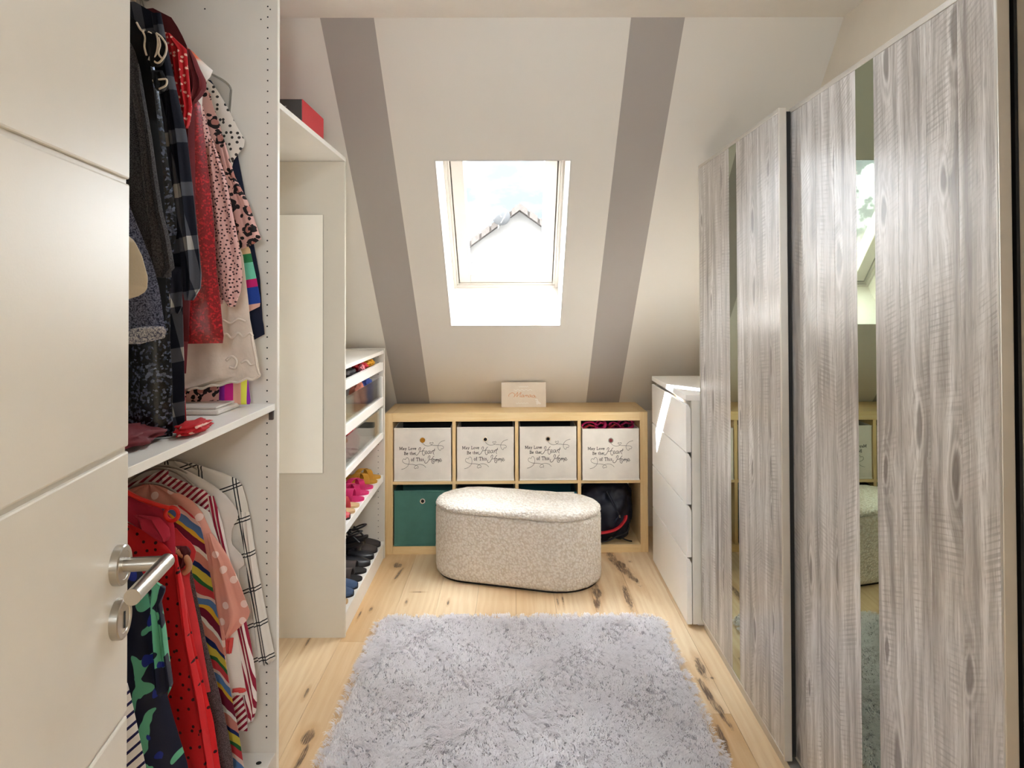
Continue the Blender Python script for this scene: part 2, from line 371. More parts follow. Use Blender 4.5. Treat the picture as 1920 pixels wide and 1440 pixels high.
struct(B((XL - .12, -2.1, ZC), (XR + .12, 2.95, ZC + .15)).build('ceiling', ceil_m))
struct(B((XL - .12, -2.1, 0), (XL, 4.8, ZC)).build('wall_left', wall_m))
struct(B((XR, -2.1, 0), (XR + .12, 4.8, ZC)).build('wall_right', wall_warm))
struct(B((XL, 4.64, 0), (XR, 4.76, .75)).build('wall_back', wall_m))
rear = MB(); rear.box((XL, YR - .12, 0), (-.50, YR, ZC)); rear.box((.46, YR - .12, 0), (XR, YR, ZC)); rear.box((-.50, YR - .12, 2.06), (.46, YR, ZC))
struct(rear.build('wall_front', wall_m))
struct(B((XL, -2.1, 0), (XR, -1.98, ZC)).build('wall_hallway', wall_m))
fr = MB(); fr.box((-.50, YR - .13, 0), (-.47, YR + .004, 2.06)); fr.box((.43, YR - .13, 0), (.46, YR + .004, 2.06)); fr.box((-.47, YR - .13, 2.03), (.43, YR + .004, 2.06))
struct(fr.build('trim_1', door_white))

# roof slope with the skylight opening
UL, UR, VT, WD = -.346, .254, 1.104, .28
vb, vt = -.80, 1.85
sl = MB()
for u, v in (((XL - .05, XR + .05), (vb, 0)), ((XL - .05, XR + .05), (VT, vt)), ((XL - .05, UL), (0, VT)), ((UR, XR + .05), (0, VT))): sbox(sl, u, v, (0, .40))
struct(sl.build('wall_slope', slope_m))
frame_m = plain('window_white', 'b9b4ae', .35, var=.01)
win = thing('window_1', S((UL + UR) / 2, 0, .2), kind='structure')
e = .006
lin_m = plain('lining_white', 'd9d5cf', .5, var=.01)
for nm, u, v in (('lining_panel', (UL, UR), (-.001, e)), ('lining_panel', (UL, UR), (VT - e, VT + .001)), ('lining_panel', (UL - .001, UL + e), (e, VT - e)), ('lining_panel', (UR - e, UR + .001), (e, VT - e))):
    sbox(MB(), u, v, (-.0005, .40)).build(nm, lin_m, win)
def ring(mb, u, v, w, t):
    (u0, u1), (v0, v1) = u, v
    sbox(mb, (u0, u0 + t), (v0, v1), w); sbox(mb, (u1 - t, u1), (v0, v1), w); sbox(mb, (u0 + t, u1 - t), (v0, v0 + t), w); sbox(mb, (u0 + t, u1 - t), (v1 - t, v1), w); return mb
ring(MB(), (UL + e, UR - e), (e, VT - e), (WD, .40), .016).build('window_frame', frame_m, win, bevel=.002)
ring(MB(), (UL + .022, UR - .022), (.022, VT - .022), (WD + .012, .40), .012).build('window_rebate', frame_m, win, bevel=.002)
ring(MB(), (UL + .0345, UR - .0345), (.0345, VT - .0345), (WD + .03, .38), .0035).build('rubber_seal', plain('seal', '4b4640', .8), win)
sash = thing('window_sash', S((UL + UR) / 2, .05, .3)); sash.parent = win; sash.location = ORG[sash.name] - ORG[win.name]
sa, sb = (UL + .039, UR - .039), (.039, VT - .039)
ring(MB(), sa, sb, (WD + .014, .385), .062).build('sash_rail', frame_m, sash, bevel=.003)
sbox(MB(), (sa[0] + .06, sa[1] - .06), (sb[0] + .06, sb[1] - .06), (.345, .351)).build('pane', pane_m, sash)
sbox(MB(), (sa[0] + .03, sa[1] - .03), (sb[1] - .06, sb[1] - .03), (WD - .012, WD + .014)).build('grip_bar', frame_m, sash, bevel=.002)
ring(MB(), (UL + .0, UR - .0), (0, VT), (.40, .43), .05).build('flashing', plain('zinc', '8f8e8b', .5, .4), win)

# neighbour's gable house outside
house = thing('neighbour_house', (.24, 32, -3), 'pale gabled house with tiled roof seen through the skylight', 'house')
hw, hz, pk = 5.2, 1.2, 5.0
gp = MB(); gp.prism([(.24 - hw, -3), (.24 + hw, -3), (.24 + hw, hz), (.24, pk), (.24 - hw, hz)][::-1], 'y', 30.3, 40); gp.build('gable_wall', brick_out, house)
tile = plain('roof_tiles', '4d453f', .9, var=.15)
for s in (-1, 1):
    sl_ = (pk - hz) / hw; mb = MB()
    a0 = Vector((.24, 30, pk + .02)); b0 = Vector((.24 + s * (hw + .5), 30, hz - sl_ * .5 + .02))
    mb.hexa([a0, b0, b0 + Vector((0, 10, 0)), a0 + Vector((0, 10, 0))] + [p + Vector((0, 0, .22)) for p in (a0, b0, b0 + Vector((0, 10, 0)), a0 + Vector((0, 10, 0)))] )
    rf = mb.build('roof', tile, house)
    nb = 14
    for k in range(nb):
        t0, t1 = k / nb, (k + 1) / nb - .015
        p0, p1 = a0.lerp(b0, t0), a0.lerp(b0, t1); mb2 = MB()
        mb2.hexa([p0 + Vector((0, -.12, .0)), p1 + Vector((0, -.12, .0)), p1 + Vector((0, .1, 0)), p0 + Vector((0, .1, 0)), p0 + Vector((0, -.12, .27)), p1 + Vector((0, -.12, .27)), p1 + Vector((0, .1, .27)), p0 + Vector((0, .1, .27))])
        mb2.build('verge_tile', tile, house)
B((-9, 29.2, -3), (9, 30.2, 2.65)).build('lower_wing', brick_out, house)
B((-9.2, 28.8, 2.65), (9.2, 30.3, 2.85)).build('eaves_board', plain('eaves', '3d3b39', .8), house)
dish = thing('satellite_dish', (-.62, 30.0, 4.3), 'round grey satellite dish on the neighbour roof verge', 'satellite dish')
MB().lathe([(.02, .0), (.18, .02), (.32, .08), (.36, .12), (.35, .12), (.3, .1), (.02, .03)], (-.50, 29.5, 4.72), 'y', 24).build('reflector', plain('dish_grey', '2c2b2a', .6), dish, smooth=.8)
MB().tube([(-.50, 29.5, 4.72), (-.56, 29.8, 4.6), (-.62, 29.86, 4.28)], .03).build('mast', steel, dish)
MB().tube([(-.50, 29.5, 4.45), (-.38, 29.2, 4.62), (-.28, 29.05, 4.85)], .018).build('feed_arm', steel, dish)

# unseen fill lights added to brighten the room: on its ceiling and in the hall
def fill_dome(x, y, label, s):
    L = thing('ceiling_fill_lamp', (x, y, ZC - .10), label, 'lamp')
    MB().lathe([(.17, 0), (.17, -.022), (.02, -.022)], (x, y, ZC), 'z', 32).build('lamp_base', white, L, smooth=.8)
    MB().lathe([(.165, -.022), (.16, -.05), (.135, -.078), (.09, -.094), (.01, -.10)], (x, y, ZC), 'z', 32).build('lamp_shade', fill_glow('fill_glass_%d' % (s * 10), s), L, smooth=True)
fill_dome(.10, 1.85, 'added fill light shaped as a round opal dome on the dressing room ceiling', ROOM_FILL)
hl = thing('hall_fill_lamp', (0, -.9, 1.62), 'added fill light shaped as an opal globe pendant in the hallway', 'lamp')
MB().lathe([(.04, ZC), (.04, ZC - .03)], (0, -.9, 0), 'z', 20).build('canopy', white, hl)
MB().tube([(0, -.9, ZC - .03), (0, -.9, 1.93)], .004).build('cord', white, hl)
MB().lathe([(.15 * math.sin(PI * (k + .2) / 16.4), 1.78 - .15 * math.cos(PI * (k + .2) / 16.4)) for k in range(17)], (0, -.9, 0), 'z', 28).build('globe', fill_glow('fill_globe', HALL_FILL), hl, smooth=True)

# ================================================================== open door on the left (door_1)
E0 = Vector((-.541, 1.047, 0)); DD = Vector((-.132, 1, 0)).normalized(); DN = Vector((DD.y, -DD.x, 0))   # along leaf (towards free edge), out of leaf (into room)
def D(s, n, z): p = E0 - DD * s + DN * n; return Vector((p.x, p.y, z))
def dbox(mb, s, n, z):
    (s0, s1), (n0, n1), (z0, z1) = s, n, z
    return mb.hexa([D(s0, n0, z0), D(s0, n1, z0), D(s1, n1, z0), D(s1, n0, z0), D(s0, n0, z1), D(s0, n1, z1), D(s1, n1, z1), D(s1, n0, z1)][::1])
door = thing('door_1', D(.43, -.02, .008), kind='structure')
dbox(MB(), (.0008, .862), (-.040, -.005), (.008, 2.0)).build('leaf', door_white, door)
zs = [.008, .105, .474, .843, 1.2105, 1.5845, 1.953, 2.0]
for za, zb in zip(zs[:-1], zs[1:]):
    dbox(MB(), (0, .863), (-.006, 0), (za + .0032, zb - .0032)).build('panel', door_white, door, bevel=.0045)
hd = thing('door_handle', D(.042, 0, 1.065)); hd.parent = door; hd.location = ORG[hd.name] - ORG[door.name]
def disc(mb, s, z, prof, seg=40):     # lathe standing out of the leaf
    vs, fs = [], []
    for r, h in prof:
        for i in range(seg):
            t = 2 * PI * i / seg; vs.append(D(s - r * math.cos(t), h, z + r * math.sin(t)))
    for j in range(len(prof) - 1):
        for i in range(seg): fs.append((j * seg + i, j * seg + (i + 1) % seg, (j + 1) * seg + (i + 1) % seg, (j + 1) * seg + i))
    fs.append(tuple(range(seg))); fs.append(tuple((len(prof) - 1) * seg + i for i in range(seg))); return mb.add(vs, fs)
disc(MB(), .042, 1.062, [(.0265, 0), (.0265, .010), (.025, .0115), (.019, .0115), (.0185, .0105), (.011, .0105)]).build('rosette', steel, hd, smooth=.6)
MB().tube([D(.042, .008, 1.062), D(.042, .062, 1.062)], .0095, 20).build('neck', steel, hd, smooth=.8)
lv = MB()
lv.tube([D(.033, .062, 1.062), D(.160, .062, 1.062)], .0098, 24); lv.build('lever', steel, hd, smooth=.8)
disc(MB(), .042, .990, [(.0265, 0), (.0265, .010), (.025, .0115), (.018, .0115), (.0175, .0105), (.003, .0105)]).build('escutcheon', steel, door, smooth=.6)
kh = MB(); dbox(kh, (.0405, .0435), (.0108, .0116), (.978, 1.000)); kh.build('keyhole', hole_m, door)

# ================================================================== right-hand sliding wardrobe
WK = .982            # door bottoms hang 4 cm above the floor
wr = thing('sliding_wardrobe', (1.05, 2.24, 0), 'tall wardrobe with grey weathered-wood sliding doors and green tinted mirror strips', 'wardrobe')
ca = plain('wardrobe_carcass', 'b5ab9c', .5)
WZ, WB, WY0, WY1 = 1.9915, .040, 1.2745, 3.1985
B((.874, WY0 - .02, 0), (XR - .004, WY0, WZ)).build('side_panel', ca, wr)
B((.842, WY1, 0), (XR - .004, WY1 + .016, WZ - .012)).build('side_panel', panel_white, wr)
B((.876, WY0, WZ - .03), (XR - .004, WY1, WZ - .012)).build('top_panel', panel_white, wr)
B((XR - .012, WY0, .0), (XR - .004, WY1, WZ - .03)).build('back_panel', ca, wr)
B((.886, WY0, 0), (XR - .012, WY1, .06)).build('plinth', ca, wr)
B((.8625, WY0, WZ - .035), (.876, WY1, WZ - .016)).build('top_track', black, wr)
B((.812, WY0, 0), (.886, WY1, .030)).build('bottom_track', alu, wr)
B((.868, WY0, .031), (.8735, WY1, WZ - .036)).build('inner_panel', black, wr)
def slide_door(X, ya, yb, ms, cuts_near, cuts_far):
    ya, yb = ya * WK, yb * WK; ms = [m * WK for m in ms]; cuts_near = [c * WK for c in cuts_near]; cuts_far = [c * WK for c in cuts_far]
    dr = thing('sliding_door', (X + .012, (ya + yb) / 2, WB)); dr.parent = wr; dr.location = ORG[dr.name] - ORG[wr.name]
    z0, z1, st = WB, WZ, .0085
    B((X, ya, z0), (X + .024, ya + st, z1)).build('stile', alu, dr, bevel=.002)
    B((X, yb - st, z0), (X + .024, yb, z1)).build('stile', alu, dr, bevel=.002)
    B((X, ya + st, z0), (X + .024, yb - st, z0 + .011)).build('rail', alu, dr, bevel=.0015)
    B((X, ya + st, z1 - .014), (X + .024, yb - st, z1)).build('rail', alu, dr, bevel=.0015)
    B((X + .0022, ms[0], z0 + .011), (X + .008, ms[1], z1 - .014)).build('mirror_strip', tinted, dr, label='green tinted mirror strip')
    B((X + .0103, ya + st, z0 + .011), (X + .022, yb - st, z1 - .014)).build('backing', ca, dr)
    for lo, hi, cuts in ((ya + st, ms[0], cuts_near), (ms[1], yb - st, cuts_far)):
        cs = [lo] + list(cuts) + [hi]
        for a, b in zip(cs[:-1], cs[1:]):
            B((X + .0018, a + .0004, z0 + .011), (X + .010, b - .0004, z1 - .014)).build('board', greyboard, dr, bevel=.0005, origin=(X + .002, (a + b) / 2, 1))
slide_door(.8375, 1.298, 2.285, (1.750, 1.843), (1.417, 1.525, 1.640), (1.97, 2.09, 2.197))
slide_door(.7990, 2.263, 3.257, (2.708, 2.802), (2.36, 2.475, 2.59), (2.91, 3.03, 3.15))
B((.8235, 2.228, WB + .01), (.8365, 2.234, WZ - .01)).build('brush_seal', black, wr)

# ================================================================== chest of drawers
ch = thing('chest_of_drawers', (1.0, 3.594, 0), 'white four-drawer chest standing between the wood shelf unit and the wardrobe', 'chest')
cx, cya, cyb = .7430, 3.216, 4.010
B((cx + .024, cya, .012), (XR - .012, cya + .018, .975)).build('side_panel', panel_white, ch, bevel=.001)
B((cx + .024, cyb - .018, .012), (XR - .012, cyb, .975)).build('side_panel', panel_white, ch, bevel=.001)
B((cx, cya, .975), (XR - .012, cyb, 1.0)).build('top', white_gloss, ch, bevel=.0015)
B((cx + .05, cya + .018, .0), (XR - .03, cyb - .018, .955)).build('body', panel_in, ch)
zz = [.012, .300, .527, .752, .963]
for a, b in zip(zz[:-1], zz[1:]):
    d = thing('drawer', (cx + .012, 3.594, a)); d.parent = ch; d.location = ORG[d.name] - ORG[ch.name]
    h = b - .006
    MB().prism([(cx, a), (cx + .021, a), (cx + .021, h - .022), (cx + .010, h), (cx, h)], 'y', cya + .001, cyb - .001).build('drawer_front', white_gloss, d, bevel=.001)
    B((cx + .021, cya + .02, a + .01), (cx + .05, cyb - .02, h - .028)).build('drawer_box', panel_in, d)
    B((cx + .024, cya + .0005, b - .003), (cx + .05, cyb - .0005, b + .001)).build('rail', panel_white, d)
for x, y in ((cx + .06, cya + .04), (cx + .06, cyb - .04), (XR - .06, cya + .04), (XR - .06, cyb - .04)):
    B((x - .015, y - .015, 0), (x + .015, y + .015, .012)).build('foot', black, ch)

# ================================================================== wood cube shelf at the back
KT = .0117; KO = Vector((-.7216, 4.1484, 0)); KW, KH, KD = 1.468, .783, .39
ku, kv = Vector((math.cos(KT), math.sin(KT), 0)), Vector((-math.sin(KT), math.cos(KT), 0))
def K(u, v, z): return KO + ku * u + kv * v + Vector((0, 0, z))
def kbox(mb, u, v, z):
    (u0, u1), (v0, v1), (z0, z1) = u, v, z
    return mb.hexa([K(u0, v0, z0), K(u1, v0, z0), K(u1, v1, z0), K(u0, v1, z0), K(u0, v0, z1), K(u1, v0, z1), K(u1, v1, z1), K(u0, v1, z1)])
kx = thing('cube_shelf', K(KW / 2, KD / 2, 0), 'birch cube shelf with eight square compartments below the roof slope', 'shelf')
ft = .043
kbox(MB(), (0, ft), (0, KD), (0, KH)).build('side_panel', birch_v, kx, bevel=.0015)
kbox(MB(), (KW - ft, KW), (0, KD), (0, KH)).build('side_panel', birch_v, kx, bevel=.0015)
kbox(MB(), (ft, KW - ft), (0, KD), (KH - .048, KH)).build('top_board', birch_h, kx, bevel=.0015)
kbox(MB(), (ft, KW - ft), (0, KD), (0, .044)).build('bottom_board', birch_h, kx, bevel=.0015)
cell = (KW - 2 * ft - 3 * .019) / 4
cells = []
for i in range(4):
    u0 = ft + i * (cell + .019); cells.append((u0, u0 + cell))
    kbox(MB(), (u0, u0 + cell), (.002, KD), (.386, .403)).build('shelf_board', birch_h, kx, bevel=.001)
    if i < 3: kbox(MB(), (u0 + cell, u0 + cell + .019), (.002, KD), (.044, KH - .048)).build('divider', birch_v, kx, bevel=.001)

# strokes drawn as flat ribbons on the shelf plane  (pts in metres along u, z)
def ribbon(mb, pts, w, v, dens=5):
    P = smooth_path(pts, dens) if len(pts) > 2 else [np.array(p, float) for p in pts]
    n = len(P); L, Rr = [], []
    for i, p in enumerate(P):
        t = P[min(i + 1, n - 1)] - P[max(i - 1, 0)]; l = np.hypot(*t) or 1; nx, nz = -t[1] / l * w / 2, t[0] / l * w / 2
        L.append(K(p[0] + nx, v, p[1] + nz)); Rr.append(K(p[0] - nx, v, p[1] - nz))
    back = Vector((0, .0009, 0))
    vs = L + Rr + [a + back for a in L] + [a + back for a in Rr]; fs = []
    for i in range(n - 1):
        fs += [(i, i + 1, n + i + 1, n + i), (i, 2 * n + i, 2 * n + i + 1, i + 1), (n + i, n + i + 1, 3 * n + i + 1, 3 * n + i)]
    mb.add(vs, fs)
GL = {  # serif capitals and small letters as strokes in a unit box, baseline 0
 'M': (1.0, [[(.02, 0), (.26, 0)], [(.14, 0), (.14, 1)], [(.02, 1), (.2, 1)], [(.17, 1), (.5, .1)], [(.5, .1), (.84, 1)], [(.8, 1), (.98, 1)], [(.86, 1), (.86, 0)], [(.72, 0), (1, 0)]]),
 'L': (.66, [[(.02, 1), (.3, 1)], [(.16, 1), (.16, 0)], [(.02, 0), (.62, 0)], [(.62, 0), (.64, .24)]]),
 'B': (.7, [[(.02, 0), (.4, 0), (.64, .14), (.62, .4), (.38, .53), (.16, .53)], [(.02, 1), (.36, 1), (.57, .87), (.55, .64), (.36, .53)], [(.16, 1), (.16, 0)]]),
 'T': (.76, [[(.04, .8), (.05, 1), (.71, 1), (.72, .8)], [(.38, 1), (.38, 0)], [(.22, 0), (.54, 0)]]),
 'a': (.52, [[(.08, .5), (.22, .63), (.38, .55), (.4, .3), (.4, .06), (.5, .02)], [(.4, .36), (.12, .26), (.06, .12), (.18, 0), (.4, .12)]]),
 'y': (.56, [[(.0, .62), (.2, .62)], [(.1, .62), (.3, .04)], [(.5, .62), (.3, .04), (.2, -.22), (.06, -.26)], [(.4, .62), (.56, .62)]]),
 'o': (.54, [[(.26, .64), (.08, .5), (.06, .18), (.26, 0), (.46, .16), (.46, .46), (.26, .64)]]),
 'v': (.52, [[(0, .62), (.2, .62)], [(.1, .62), (.27, .02)], [(.27, .02), (.46, .62)], [(.38, .62), (.54, .62)]]),
 'e': (.5, [[(.08, .36), (.44, .38), (.4, .56), (.25, .64), (.08, .48), (.07, .16), (.24, 0), (.44, .12)]]),
 't': (.36, [[(.16, .86), (.15, .2), (.22, .02), (.34, .08)], [(.02, .62), (.32, .62)]]),
 'h': (.58, [[(.02, 1), (.12, 1), (.12, 0)], [(.02, 0), (.22, 0)], [(.12, .46), (.28, .62), (.44, .52), (.45, 0)], [(.36, 0), (.56, 0)]]),
 'f': (.38, [[(.36, .94), (.24, 1.02), (.15, .84), (.15, 0)], [(.02, 0), (.28, 0)], [(.02, .62), (.3, .62)]]),
 'i': (.28, [[(.02, .62), (.14, .62), (.14, 0)], [(.02, 0), (.26, 0)], [(.14, .86), (.15, .9)]]),
 's': (.42, [[(.34, .5), (.22, .64), (.08, .5), (.2, .34), (.34, .2), (.22, 0), (.06, .14)]]), ' ': (.34, [])}
HS = [[(405, 535), (398, 560), (415, 577), (440, 562), (465, 520), (480, 480), (470, 466), (455, 480), (450, 505)], [(542, 468), (516, 500), (505, 540), (513, 574), (532, 580), (541, 560)], [(470, 528), (505, 516), (540, 516)]]
def sh(st, dx, dy): return [[(x + dx, y + dy) for x, y in s] for s in st]
SCRIPT = HS + [[(542, 546), (570, 536), (566, 516), (548, 524), (545, 550), (560, 561), (582, 545)], [(622, 520), (597, 519), (586, 544), (600, 559), (618, 536), (624, 520), (620, 548), (633, 556)],
               [(642, 556), (646, 518)], [(645, 540), (655, 520), (668, 517)], [(692, 482), (674, 530), (668, 556), (682, 566)], [(655, 514), (697, 504)]] + \
    sh(HS, 140, 120) + [[(680, 640), (664, 655), (670, 674), (688, 668), (692, 648), (680, 640)], [(702, 672), (704, 640)], [(704, 650), (713, 638), (717, 668)], [(717, 650), (728, 638), (733, 668)], [(733, 650), (745, 640), (749, 672), (742, 692)],
    [(756, 660), (785, 650), (776, 632), (759, 645), (761, 668), (780, 673), (799, 655)]]
FLOUR = [[(505, 395), (540, 430), (590, 444), (640, 431), (616, 405), (624, 391), (640, 401), (658, 388), (668, 405), (642, 431), (700, 436), (745, 440), (800, 443), (823, 462), (812, 486), (790, 484), (775, 511), (748, 492), (738, 450), (755, 410), (790, 380), (845, 363)],
         [(190, 783), (240, 770), (285, 735), (305, 690), (303, 645), (285, 614), (262, 618), (252, 641), (225, 632), (207, 655), (222, 686), (280, 707), (350, 712), (402, 723), (440, 742), (438, 768), (416, 764), (404, 776), (385, 765), (390, 744), (418, 721), (470, 712), (520, 725), (558, 758)]]
def basket(i, z0, name, label, fm, hole_mat, ztop, fr=.0, writing=True, hm=chrome, tilt=0., group=None):
    u0, u1 = cells[i][0] + .007, cells[i][1] - .007; v0, v1 = .004 - fr, .35
    b = thing(name, K((u0 + u1) / 2, .18, z0), label, 'storage box', group); t = .004
    kbox(MB(), (u0, u1), (v0, v0 + t), (z0, ztop)).build('front_panel', fm, b, bevel=.002)
    kbox(MB(), (u0, u0 + t), (v0 + t, v1), (z0, ztop)).build('side_panel', fm, b)
    kbox(MB(), (u1 - t, u1), (v0 + t, v1), (z0, ztop)).build('side_panel', fm, b)
    kbox(MB(), (u0 + t, u1 - t), (v1 - t, v1), (z0, ztop)).build('back_panel', fab_dark if writing else fm, b)
    kbox(MB(), (u0 + t, u1 - t), (v0 + t, v1 - t), (z0, z0 + t)).build('bottom_panel', fm, b)
    kbox(MB(), (u0 + t, u1 - t), (v0 + t, v0 + t + .0015), (z0 + t, ztop - .012)).build('inner_lining', fab_dark, b)
    kbox(MB(), (u0 - .001, u1 + .001), (v0 - .0012, v0 + t), (z0, z0 + .009)).build('hem', fab_cream_lt if writing else fm, b, bevel=.001)
    kbox(MB(), (u0 - .001, u1 + .001), (v0 - .0012, v0 + t + .003), (ztop - .008, ztop)).build('hem', fm, b, bevel=.001)
    sx, sz = (u1 - u0) / 855, (ztop - z0) / 780
    def T(p): return (u0 + (p[0] - 80) * sx, ztop - (p[1] - 180) * sz)
    gu, gz = T((508, 358)) if writing else ((u0 + u1) / 2, ztop - .058)
    seg = 24
    def dsc(r0, r1, va, vb_, nm, mat):
        vs, fs = [], []
        for r, v in ((r0, va), (r1, va), (r1, vb_), (r0, vb_)):
            for k in range(seg):
                a = 2 * PI * k / seg; vs.append(K(gu + r * math.cos(a), v, gz + r * math.sin(a)))
        for j in range(4):
            for k in range(seg): fs.append((j * seg + k, j * seg + (k + 1) % seg, ((j + 1) % 4) * seg + (k + 1) % seg, ((j + 1) % 4) * seg + k))
        MB().add(vs, fs).build(nm, mat, b, smooth=.8)
    dsc(.0095, .0145, v0 - .0022, v0, 'eyelet', hm); dsc(.0002, .0096, v0 - .0008, v0, 'eyelet_hole', hole_mat)
    if writing:
        v = v0 - .0010; w = 6.4 * sx
        mb = MB()
        for txt, x, y, capx, width in (('May Love', 160, 498, 40, 253), ('Be the', 230, 570, 40, 162), ('of This', 335, 662, 46, 192)):
            tot = sum(GL[c][0] for c in txt) + .1 * (len(txt) - 1); k = width / tot; xx = x
            for c in txt:
                gw, st = GL[c]
                for s_ in st: ribbon(mb, [T((xx + px * k, y - py * capx)) for px, py in s_], w, v, 3)
                xx += (gw + .1) * k
        mb.build('printed_words', print_blk, b, label='printed words May Love Be the of This')
        mb = MB()
        for s_ in SCRIPT: ribbon(mb, [T(p) for p in s_], w * .95, v, 4)
        mb.build('printed_script', print_blk, b, label='printed script words Heart and Home')
        mb = MB()
        for s_ in FLOUR: ribbon(mb, [T(p) for p in s_], w * .62, v, 5)
        mb.build('printed_flourish', print_blk, b, label='thin printed line looping into hearts')
    return b
g = 'printed fabric boxes in the cube shelf'
basket(0, .404, 'storage_box', 'cream printed box with a gold button eyelet, above the plain teal box', fab_cream, gold, .700, group=g, hm=gold)
basket(1, .404, 'storage_box', 'cream printed box with a dark eyelet beside the gold-buttoned box', fab_cream, hole_m, .703, group=g)
basket(2, .404, 'storage_box', 'cream printed box with a dark eyelet beside the box of pink things', fab_cream, hole_m, .703, group=g)
basket(3, .404, 'storage_box', 'cream printed box overfilled with magenta sandals, red showing through its eyelet', fab_cream, red_dk, .692, fr=.012, group=g)
basket(0, .045, 'storage_box', 'plain teal fabric box with a round eyelet below the printed boxes', teal, hole_m, .352, writing=False)
basket(1, .045, 'storage_box', 'charcoal fabric box mostly hidden behind the cream stool', fab_dark, hole_m, .366, writing=False)
basket(2, .045, 'storage_box', 'dark teal and white fabric box mostly hidden behind the cream stool', teal_d, hole_m, .338, writing=False)
u0, u1 = cells[2]
o = kbox(MB(), (u0 + .012, u1 - .02), (-.0005, .0035), (.31, .3385)).build('paper_sheet', print_wht, origin=K(u0 + .1, 0, .31)); tag(o, 'white sheet showing over the front rim of the dark teal box', 'paper')

# ---- soft blobs (crumpled cloth, bags)
import bmesh
def blob(name, c, size, mat, amp=.15, freq=3., seed=0, flat_bottom=True, parent=None, sub=4, sq=1.0, label=None):
    bm = bmesh.new(); bmesh.ops.create_icosphere(bm, subdivisions=sub, radius=1)
    from mathutils import noise as mn
    for v in bm.verts:
        p = v.co.copy()
        if sq != 1: p = Vector([math.copysign(abs(x) ** sq, x) for x in p])
        n = mn.fractal(p * freq + Vector((seed * 3.1, seed * 1.7, seed)), 1., 2., 3)
        p *= 1 + amp * n
        if flat_bottom: p.z = max(p.z, -.92)
        v.co = p
    mb = MB(); bm.verts.ensure_lookup_table()
    mb.add([(c[0] + v.co.x * size[0], c[1] + v.co.y * size[1], c[2] + v.co.z * size[2]) for v in bm.verts], [tuple(v.index for v in f.verts) for f in bm.faces]); bm.free()
    return mb.build(name, mat, parent, smooth=True, label=label)
# navy and red sports bag in the last compartment
u0, u1 = cells[3]; bc = K((u0 + u1) / 2 - .005, .19, .044)
bag = thing('sports_bag', bc, 'navy nylon bag with a red band slumped in the lowest right-hand compartment', 'bag')
blob('bag_body', (bc.x, bc.y, bc.z + .158), (.150, .165, .172), navy_fab, .13, 2.2, 3, parent=bag, sub=5, sq=.72)
def bagband(name, pts, r, mat, flat): MB().tube(smooth_path(pts, 6), r, 10, flat=flat).build(name, mat, bag, smooth=True)
bagband('red_band', [K(u0 + .03, .040, .105), K(u0 + .12, .018, .105), K(u0 + .20, .022, .125), K(u0 + .245, .030, .165), K(u0 + .255, .045, .19)], [.022, .022, .022, .026, .024, .02] + [.02] * 19, red_fab, .35)
bagband('strap', [K(u0 + .05, .02, .052), K(u0 + .14, .012, .060), K(u0 + .2, .016, .085), K(u0 + .26, .022, .11), K(u0 + .275, .06, .16)], .009, black, .5)
bagband('strap', [K(u0 + .22, .03, .075), K(u0 + .26, .018, .062), K(u0 + .285, .02, .056)], .007, black, .5)
bagband('zip_flap', [K(u0 + .15, .035, .33), K(u0 + .19, .022, .25), K(u0 + .215, .02, .2), K(u0 + .19, .022, .165)], .012, navy_fab, .5)
MB().tube([K(u0 + .215, .012, .205), K(u0 + .218, .010, .19)], .004).build('zip_puller', steel, bag)

# "Mama" plaque standing on the shelf
sg = thing('plaque', (.055, 4.372, KH), 'small cream plaque with rose-gold Mama lettering standing on the cube shelf', 'sign')
sx0, sz0, sw_, sh_ = -.076, KH, .262, .146; sy = 4.362
B((sx0, sy, sz0), (sx0 + sw_, sy + .018, sz0 + sh_)).build('block', plain('plaque_cream', 'e9dccb', .55), sg, bevel=.0015)
def T2(x, y): return (sx0 + (x - 160) / 1640 * sw_, sz0 + sh_ - (y - 220) / 910 * sh_)
def flat_ribbon(mb, pts, w, y):
    P = smooth_path([T2(*p) for p in pts], 5); n = len(P); A, C = [], []
    for i, p in enumerate(P):
        t = P[min(i + 1, n - 1)] - P[max(i - 1, 0)]; l = np.hypot(*t) or 1
        A.append((p[0] - t[1] / l * w / 2, y, p[1] + t[0] / l * w / 2)); C.append((p[0] + t[1] / l * w / 2, y, p[1] - t[0] / l * w / 2))
    mb.add(A + C, [(i, i + 1, n + i + 1, n + i) for i in range(n - 1)])
mb = MB()
for s_ in ([(440, 735), (425, 700), (470, 640), (560, 600), (640, 640), (640, 730), (600, 750)], [(640, 730), (740, 600), (760, 600), (720, 750)], [(720, 750), (870, 595), (880, 610), (840, 740), (880, 740)],
           [(980, 690), (930, 680), (890, 740), (930, 755), (985, 690), (970, 750), (1000, 755)], [(1010, 755), (1040, 685)], [(1040, 710), (1085, 685), (1080, 755)], [(1085, 715), (1130, 685), (1135, 755), (1165, 755)],
           [(1250, 690), (1200, 680), (1160, 740), (1200, 758), (1255, 690), (1245, 750), (1280, 755)], [(1390, 710), (1330, 690), (1290, 750), (1340, 770), (1395, 710), (1385, 765), (1440, 755)]): flat_ribbon(mb, s_, .0030, sy - .0006)
mb.build('lettering', rose, sg, label='rose-gold script lettering Mama')
mb = MB()
for y, a, b in ((380, 800, 1160), (500, 620, 1290), (985, 690, 1150)):
    flat_ribbon(mb, [(a + (b - a) * k / 9, y + (18 if k % 2 else -18)) for k in range(10)], .0028, sy - .0006)
for s_ in ([(1400, 850), (1470, 850), (1500, 920), (1600, 1000)], [(1430, 900), (1500, 980), (1610, 1005)], [(1450, 960), (1480, 1030)]): flat_ribbon(mb, s_, .007, sy - .0006)
mb.build('pale_print', print_wht, sg)

